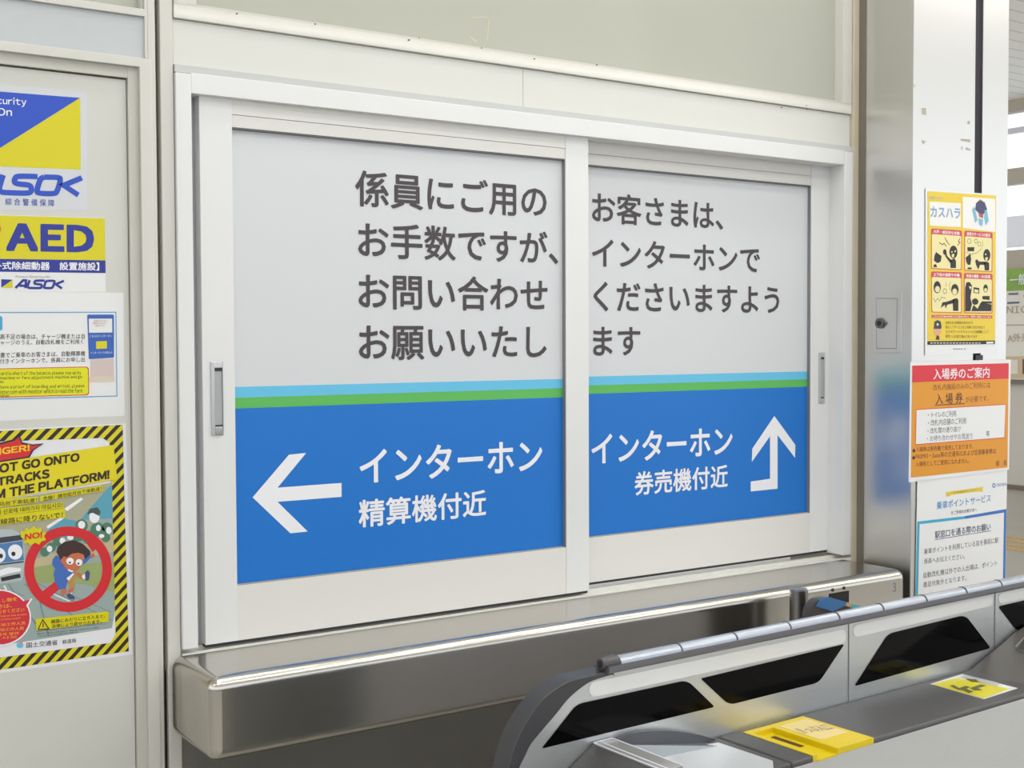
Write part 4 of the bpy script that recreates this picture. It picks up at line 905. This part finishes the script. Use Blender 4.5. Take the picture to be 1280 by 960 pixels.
# handrail: grey channel with clear ribbed segments on top
ua = gu_of(GP(757, 826)); ub = U1
def rail_z(u): return 1.043
s = MB()
prof = [(-0.020, 1.0275), (0.006, 1.0275), (0.009, 1.031), (0.009, 1.0395), (-0.023, 1.0395), (-0.023, 1.031)]
s.hexa([G(ua, a, b) for a, b in prof], [G(ub, a, b) for a, b in prof]); s.build('rail_channel', mat('rail_grey', (120, 120, 126), 0.3, 0.6), t)
RIB = mat('clear_ribbed_cover', (168, 174, 184), 0.22, 0.3)
joints = [gu_of(GP(x, y, -0.004)) for x, y in ((771, 826), (848, 808), (917, 792), (984, 780), (1045, 766), (1100, 755), (1154, 744), (1204, 733), (1248, 723))] + [ub]
rz, rn, rr = 1.0395, -0.007, 0.0125
for i in range(len(joints) - 1):
    a, b = joints[i] + 0.0018, joints[i + 1] - 0.0018
    s = MB(); m_ = max(int((b - a) / 0.0022), 4); arc = 8
    rows = []
    for k in range(m_ + 1):
        u = a + (b - a) * k / m_; rad = rr * (1.0 if k % 2 else 0.97)
        rows.append([G(u, rn + math.cos(PI * j / arc) * rad, rz + math.sin(PI * j / arc) * rad * 0.85) for j in range(arc + 1)])
    for k in range(m_):
        for j in range(arc): s.face([rows[k][j], rows[k + 1][j], rows[k + 1][j + 1], rows[k][j + 1]])
    s.face(rows[0]); s.face(rows[-1][::-1])
    s.build('ribbed_cover', RIB, t)
for u in joints[:-1]:
    s = MB(); s.hexa([G(u - 0.0016, rn + math.cos(PI * j / 8) * rr * 1.03, rz + math.sin(PI * j / 8) * rr * .93) for j in range(9)], [G(u + 0.0016, rn + math.cos(PI * j / 8) * rr * 1.03, rz + math.sin(PI * j / 8) * rr * .93) for j in range(9)])
    s.build('joint_ring', mat('joint_dark', (62, 64, 76), 0.5), t)
uc = gu_of(GP(750, 829, -0.007)); 
s = MB(); s.hexa([G(uc, rn + math.cos(2*PI * j / 16) * .0105, 1.0415 + math.sin(2*PI * j / 16) * .0095) for j in range(16)], [G(joints[0], rn + math.cos(2*PI * j / 16) * .0128, 1.0415 + math.sin(2*PI * j / 16) * .0115) for j in range(16)]); s.build('rail_end_cap', DARKG, t, bevel=0.002)
s = MB(); s.hexa([G(uc - .0012, rn + math.cos(2*PI * j / 12) * .0042, 1.0415 + math.sin(2*PI * j / 12) * .006) for j in range(12)], [G(uc + .002, rn + math.cos(2*PI * j / 12) * .0042, 1.0415 + math.sin(2*PI * j / 12) * .006) for j in range(12)]); s.build('cap_screw', BLACK, t)
# white strips and black sensor windows
def strip(pts, r, name, m, th=0.0012, label=None):
    P = [GP(x, y) for x, y in round_poly(pts, r)]
    return MB().prism([p + gn * th for p in P][::-1], -gn * (th + 0.0004)).build(name, m, t, label=label)
STW = mat('strip_white', (226, 226, 226), 0.4)
strip([(736, 853.2), (1057, 786), (1057, 803), (737, 872)], [9, 8, 8, 9], 'white_strip', STW)
strip([(1066, 781), (1240.5, 743.6), (1240, 757), (1066.5, 797)], 8, 'white_strip', STW)
strip([(1247.6, 741.4), (1420, 704), (1420, 716), (1248, 755)], 7, 'white_strip', STW)
strip([(677, 935.5), (721, 880), (858.5, 850), (893, 883.5)], [3, 9, 9, 4], 'sensor_window', BLACKG)
strip([(875.5, 848), (1055, 805), (1023, 853), (911, 881)], [4, 3, 8, 8], 'sensor_window', BLACKG)
strip([(1068, 857.5), (1110, 792), (1206, 768.5), (1238, 810)], [3, 8, 8, 4], 'sensor_window', BLACKG)
strip([(1247.5, 757.8), (1420, 718), (1388, 760), (1271, 789)], [4, 3, 8, 8], 'sensor_window', BLACKG)
s = MB()
for x, y0, y1 in ((1060.3, 777, 878), (1242.8, 738, 830)):
    a = GP(x - 0.5, y0); b = GP(x + 0.5, y0); c = GP(x + 0.5, y1); d = GP(x - 0.5, y1)
    z0 = ZD; s.face([q + gn * 0.0006 for q in (G(gu_of(d), 0, z0), G(gu_of(c), 0, z0), G(gu_of(c), 0, 1.0278), G(gu_of(d), 0, 1.0278))])
s.build('panel_seam', mat('seam_grey', (110, 112, 118), 0.6), t)
# cabinet and deck
uL = gu_of(on_z(985, 957, ZD)); 
uT0 = gu_of(on_z(943, 914, ZD)) ; uT1 = gu_of(on_z(1052, 908.5, ZD))
gbox('cabinet', gu_of(GP(690, 985)) + 0.06, U1, 0.002, WD - 0.002, 0.06, ZD - 0.0115, STEELG, bevel=0.002)
gbox('plinth', gu_of(GP(690, 985)) + 0.08, U1, 0.01, WD - 0.02, 0.0, 0.06, DARKG)
u_in0 = gu_of(on_z(943, 914, ZD)); u_in1 = gu_of(on_z(1086, 922, ZD))
n_t0 = (on_z(1007, 896, ZD) - gO).dot(gn); 
uy0 = gu_of(on_z(980, 933, ZD)); uy1 = gu_of(on_z(1047, 909, ZD))
gbox('deck', uy1 - 0.004, U1, 0.0015, WD + 0.003, ZD - 0.0112, ZD, DARKG, bevel=0.005, seg=3)
gbox('deck', uy0 - 0.05, uy0 + 0.003, 0.0015, WD + 0.003, ZD - 0.0112, ZD, DARKG, bevel=0.004, seg=3)
# yellow ticket slot
s = MB(); tz = ZD + 0.001; na, nb_ = max(n_t0 - 0.004, 0.012), WD + 0.003
gbox('slot_base', uy0 + 0.001, uy1 - 0.001, na, WD - 0.004, ZD - 0.0114, ZD - 0.009, YELP)
ui0 = uy0 + 0.010; ui1 = uy0 + 0.060; um = (uy0 + uy1) / 2
fr = MB()
def addbox(mb, u0, u1, n0, n1, z0, z1):
    a = [G(u0, n0, z0), G(u1, n0, z0), G(u1, n1, z0), G(u0, n1, z0)]; mb.hexa(a[::-1], [p + Vector((0, 0, z1 - z0)) for p in a][::-1])
addbox(fr, uy0, ui0, na, nb_, ZD - 0.009, tz); addbox(fr, ui0, uy1, na, na + 0.014, ZD - 0.009, tz); addbox(fr, ui1, uy1, na + 0.014, nb_, ZD - 0.009, tz)
# sloping channel floor
addbox(fr, ui0, ui1, na + 0.014, nb_, ZD - 0.011, ZD - 0.0078)
sl = fr.build('ticket_slot', YELP, t, label='yellow ticket slot surround')
s = MB(); addbox(s, ui0 + 0.026, ui0 + 0.036, na + 0.03, na + 0.095, ZD - 0.0105, ZD - 0.0070); s.build('slot_mouth', mat('slot_dark', (80, 52, 16), 0.6), sl)
s = MB(); addbox(s, ui1 + 0.012, uy1 - 0.010, na + 0.016, nb_ - 0.045, tz, tz + 0.0006); lab = s.build('slot_label', mat('slot_label_cream', (226, 204, 140), 0.5), sl)
s = MB(); c_u0 = ui1 + 0.02; c_u1 = uy1 - 0.022
text(s, "きっぷ入口", G(c_u0, na + 0.04, tz + 0.001), G(c_u1 + 0.01, na + 0.055, tz + 0.001), G(c_u1 + 0.005, na + 0.085, tz + 0.001), G(c_u0 - 0.005, na + 0.07, tz + 0.001)); s.build('slot_text', mat('slot_grey_print', (140, 130, 120), 0.5), sl)
# yellow pictogram sticker on the deck
def DZ(px, py, h): return on_z(px, py, ZD + h)
s = MB(); s.prism([DZ(*p, 0.0) for p in ((1202.7, 842.8), (1272, 860.5), (1230, 874), (1163, 855.2))], (0, 0, 0.0006)); stk = s.build('deck_sticker', SLEEVE, t)
s = MB(); s.face([DZ(*p, 0.0009) for p in ((1164.4, 855.2), (1229.4, 872.8), (1262, 860.8), (1195, 847.4))]); s.build('yellow_field', YEL, stk)
s = MB(); s.face([DZ(*p, 0.0012) for p in ((1200, 846.4), (1247, 858.4), (1249, 855), (1246.5, 853), (1206, 843.4))]); s.build('grey_picture', mat('picture_grey', (176, 176, 172), 0.5), stk)
s = MB()
for q in ([(1187, 857), (1192, 856.2), (1199, 860), (1207, 857.2), (1213, 858.8), (1208, 861), (1217, 864.4), (1211, 866.4), (1204, 863), (1197, 862)], [(1212, 860), (1226, 855.6), (1233, 857), (1222, 860), (1228, 862.4), (1218, 863)], [(1207, 848), (1220, 849), (1224, 852.6), (1214, 852)]): s.face([DZ(*p, 0.0015) for p in q])
s.build('hand_picture', mat('hand_grey', (92, 90, 62), 0.5), stk)
# raised display housing at the far end
ph = [GP(1204.5, 838, 0.002), GP(1269, 787.5, 0.002)]
u0h = gu_of(ph[0]); u1h = gu_of(ph[1]); z1h = ph[1].z
prof = [(u0h, ZD - 0.004), (u1h, z1h), (u1h + 0.03, z1h + 0.006), (u1h + 0.22, z1h + 0.006), (u1h + 0.30, ZD - 0.004)]
MB().hexa([G(u, WD + 0.002, z) for u, z in prof], [G(u, 0.004, z) for u, z in prof]).build('display_housing', mat('housing_grey', (88, 85, 82), 0.4, noise=0.05, scale=60), t, bevel=0.006, seg=3)
def SL(f, n, lift):      # point on the housing's slope
    u = u0h + (u1h - u0h) * f; z = ZD + (z1h - ZD) * f
    return G(u - lift * 0.6, n, z + lift * 0.8)
s = MB(); s.face([SL(0.62, 0.05, .001), SL(0.62, 0.14, .001), SL(0.95, 0.14, .001), SL(0.95, 0.035, .001)]); s.build('display_window', mat('display_dark', (70, 68, 66), 0.15), t)
s = MB(); s.stroke([SL(0.95, 0.035, .0014), SL(0.66, 0.042, .0014), SL(0.61, 0.055, .0014), SL(0.62, 0.14, .0014)], 0.004); s.build('display_rim', mat('rim_grey', (170, 170, 166), 0.3), t)
# card reader at the near end
ZR = ZD
rd = [on_z(x, y, ZR) for x, y in ((745, 928), (790, 917), (898, 929), (972, 952), (985, 962), (960, 1010), (700, 1010), (690, 975))]
u_r0 = -0.44; u_r1 = uy0 - 0.05
pr_px = [(690, 985), (711, 960), (740, 931), (765, 925), (771, 931)]
prof = [(gu_of(GP(*q, 0.002)), GP(*q, 0.002).z) for q in pr_px]
prof = [(prof[0][0], ZD - 0.09)] + prof + [(prof[-1][0] + 0.004, ZD - 0.001), (u_r1 - 0.002, ZD - 0.001), (u_r1 - 0.002, ZD - 0.09)]
MB().hexa([G(u, WD + 0.003, z) for u, z in prof], [G(u, 0.0015, z) for u, z in prof]).build('reader_base', DARKG, t, bevel=0.002)
padp = [(822, 944), (898, 931), (966, 954), (968, 975), (850, 1000)]
s = MB(); s.prism([on_z(x, y, ZD - 0.002) for x, y in reversed(padp)], (0, 0, 0.004)); s.build('card_pad', mat('pad_silver', (222, 225, 230), 0.3, 0.4), t)
arc = [(774, 925), (782, 920), (792, 916.6), (805, 914.4), (830, 913.2), (855, 915.2), (878, 919.6), (903, 927), (880, 931), (790, 955), (776, 950)]
s = MB(); s.prism([GP(x, y, 0.011) for x, y in reversed(smooth_pts(arc[:8], 3) + arc[8:])], -gn * 0.010); s.build('reader_hood', mat('hood_grey', (84, 86, 92), 0.35), t)
s = MB(); q4 = [GP(784, 931, 0.0115), GP(899, 928, 0.0115), on_z(899, 932.5, ZD + 0.0015), on_z(818, 949, ZD + 0.0015)]
s.prism(q4[::-1], (0, 0, -0.0012)); s.build('reader_lens', mat('lens_grey', (150, 155, 158), 0.15, 0.5), t)
ba = GP(741, 931.5, 0.002); bb = GP(764.5, 925.5, 0.002)
def ridge_pt(f, n, up): 
    q = ba.lerp(bb, f); return q + gn * (n - 0.002) + Vector((0, 0, up))
s = MB(); s.hexa([ridge_pt(0, 0.004, 0), ridge_pt(0, WD, 0), ridge_pt(1, WD, 0), ridge_pt(1, 0.004, 0)], [ridge_pt(0, 0.004, 0.004), ridge_pt(0, WD, 0.004), ridge_pt(1, WD, 0.004), ridge_pt(1, 0.004, 0.004)])
s.build('clear_cover', mat('acrylic_bar', (168, 168, 166), 0.15, 0.3), t, bevel=0.001)
for q in (((0, 0.004), (1, 0.004)), ((0, 0.004), (0, WD)), ((1, 0.004), (1, WD)), ((0.3, 0.004), (0.3, WD))):
    rim = MB(); rim.tube(ridge_pt(*q[0], 0.0042), ridge_pt(*q[1], 0.0042), 0.0011, 6); rim.build('cover_edge', mat('edge_white', (226, 226, 236), 0.2), t)

# ------------------------------------------------------------------ far side of the concourse
STROKE_N = None
XF = 11.5
def FX(px, py): return on_x(px, py, XF)
def fz(py): return FX(1268, py).z
Y0, Y1 = -1.5, 9.0
s = MB(); 
def slab(a, b): s.box(XF, XF + 0.08, Y0, Y1, fz(b), fz(a))
slab(480, 606); s.build('wall_far', mat('far_wall_cream', (206, 200, 190), 0.6), kind='structure')
bx('baseboard_far', XF - 0.02, XF + 0.08, Y0, Y1, 0.0, fz(606), mat('far_base_brown', (120, 106, 94), 0.6), kind='structure')
wf = empty('window_4', (XF, 5.6, 2.5), kind='structure')
FRB = mat('far_frame_brown', (176, 166, 150), 0.5)
for a, b in ((124, 141), (211, 231), (313, 337)): bx('window_frame', XF - 0.05, XF + 0.06, Y0, Y1, fz(b), fz(a), FRB, wf)
bx('window_frame', XF - 0.02, XF + 0.06, Y0, Y1, fz(166), fz(160), mat('frame_lilac', (212, 206, 216), 0.5), wf)
bx('lower_blind', XF, XF + 0.03, Y0, Y1, fz(309), fz(270), mat('pale_lilac_panel', (238, 238, 246), 0.6), wf)
bx('pane', XF + 0.07, XF + 0.075, Y0, Y1, fz(313), fz(141), glass_mat('far_glass', (246, 248, 250), 0.02, 1.3), wf)
# clinic sign board
p0 = FX(1258, 340); 
cs = empty('clinic_sign_board', (XF - 0.06, 5.3, fz(470)), 'white clinic signboard with green leaf picture at the far right', 'sign')
bx('board', XF - 0.08, XF - 0.02, Y0 + 0.2, 6.6, fz(474), fz(337), mat('board_white', (226, 220, 206), 0.5), cs)
def FP(px, py, l=0.0): return on_x(px, py, XF - 0.082 - l)
def fpoly(name, pts, m, l):
    q = MB(); q.face([FP(a, b, l) for a, b in reversed(pts)]); return q.build(name, m, cs)
fpoly('leaf_picture', [(1250, 337), (1310, 333), (1310, 362), (1250, 364)], mat('leaf_green', (128, 166, 62), 0.5, noise=0.5, scale=9), 0.001)
fpoly('divider_line', [(1250, 406), (1310, 405.4), (1310, 406.6), (1250, 407)], mat('line_grey', (150, 144, 136), 0.5), 0.001)
fpoly('lower_frame', [(1250, 446), (1310, 444.5), (1310, 472), (1250, 474)], mat('frame_tan', (206, 184, 146), 0.5), 0.001)
fpoly('colour_box', [(1259, 450), (1272, 449.6), (1272, 467), (1259, 467.6)], mat('box_pale', (226, 220, 206), 0.5), 0.002)
fpoly('colour_box', [(1278, 449), (1300, 448.6), (1300, 467), (1278, 467.6)], mat('box_maroon', (120, 66, 70), 0.5), 0.002)
q = MB(); text(q, "一般内科", FP(1262, 343.5, .003), FP(1306, 340, .003), FP(1306, 353.5, .003), FP(1262, 357, .003), 0.01); q.build('leaf_text', WHITE, cs)
q = MB(); text(q, "ニック", FP(1259, 363, .003), FP(1312, 361, .003), FP(1312, 381, .003), FP(1259, 383, .003), 0.01); q.build('clinic_text', mat('clinic_slate', (84, 92, 128), 0.5), cs)
q = MB(); text(q, "CLINIC", FP(1233, 383.5, .003), FP(1284, 382, .003), FP(1284, 391, .003), FP(1233, 392.5, .003)); text(q, "A外来", FP(1259, 417, .003), FP(1286, 415.5, .003), FP(1286, 426.5, .003), FP(1259, 428.5, .003)); q.build('small_text', mat('clinic_tan', (176, 158, 136), 0.5), cs)
bx('trim_10', XF - 0.06, XF + 0.02, Y0, Y1, fz(480), fz(474), mat('far_rail_dark', (120, 112, 104), 0.5), kind='structure')
# tactile guide lines on the floor
s = MB(); pa = on_z(1268, 676, 0); 
for k, py in enumerate((672.5, 677.5, 682.5, 687.5)):
    a = on_z(1268, py, 0.0)
    s.box(a.x - 0.035, a.x + 0.035, -3.0, 7.0, 0.0, 0.006)
s.build('tactile_paving', mat('tactile_tan', (206, 170, 112), 0.6), label='tan raised tactile guide lines on the far concourse floor', cat='paving', loc=(pa.x, pa.y, 0))
# unseen ceiling lamps, added to brighten the office front, passage and shelf
LAMP = mat('fill_lamp_white', (255, 254, 250), 0.5, emit=9.0)
LB = mat('fill_lamp_body', (226, 226, 222), 0.5)
lamps = [(x, -0.62) for x in (1.6, 3.6)] + [(x, -1.5) for x in (1.2, 3.2, 5.2, 7.2)] + [(x, -2.7) for x in (-1.6, 0.8, 2.8, 4.8, 6.8)]
def lamp():
    r = bpy.data.objects.new('added_ceiling_lamp', None); r.location = (0, 0, 3.9); r.empty_display_size = 0.1; link(r)
    h = MB().box(-0.65, 0.65, -0.12, 0.12, 0.03, 0.1).build('housing', LB); h.parent = r
    d = MB().box(-0.62, 0.62, -0.1, 0.1, 0.0, 0.03).build('diffuser', LAMP); d.parent = r
    return r
first = lamp()
for i, (x, y) in enumerate(lamps):
    if i == 0: r = first
    else:
        r = first.copy(); COL.objects.link(r)
        for ch in list(first.children):
            c = ch.copy(); COL.objects.link(c); c.parent = r
    r.location = (x, y, 3.9); r['label'] = 'unseen white lamp added as fill light under the slatted ceiling'; r['category'] = 'lamp'; r['group'] = 'added fill lamps over the concourse'
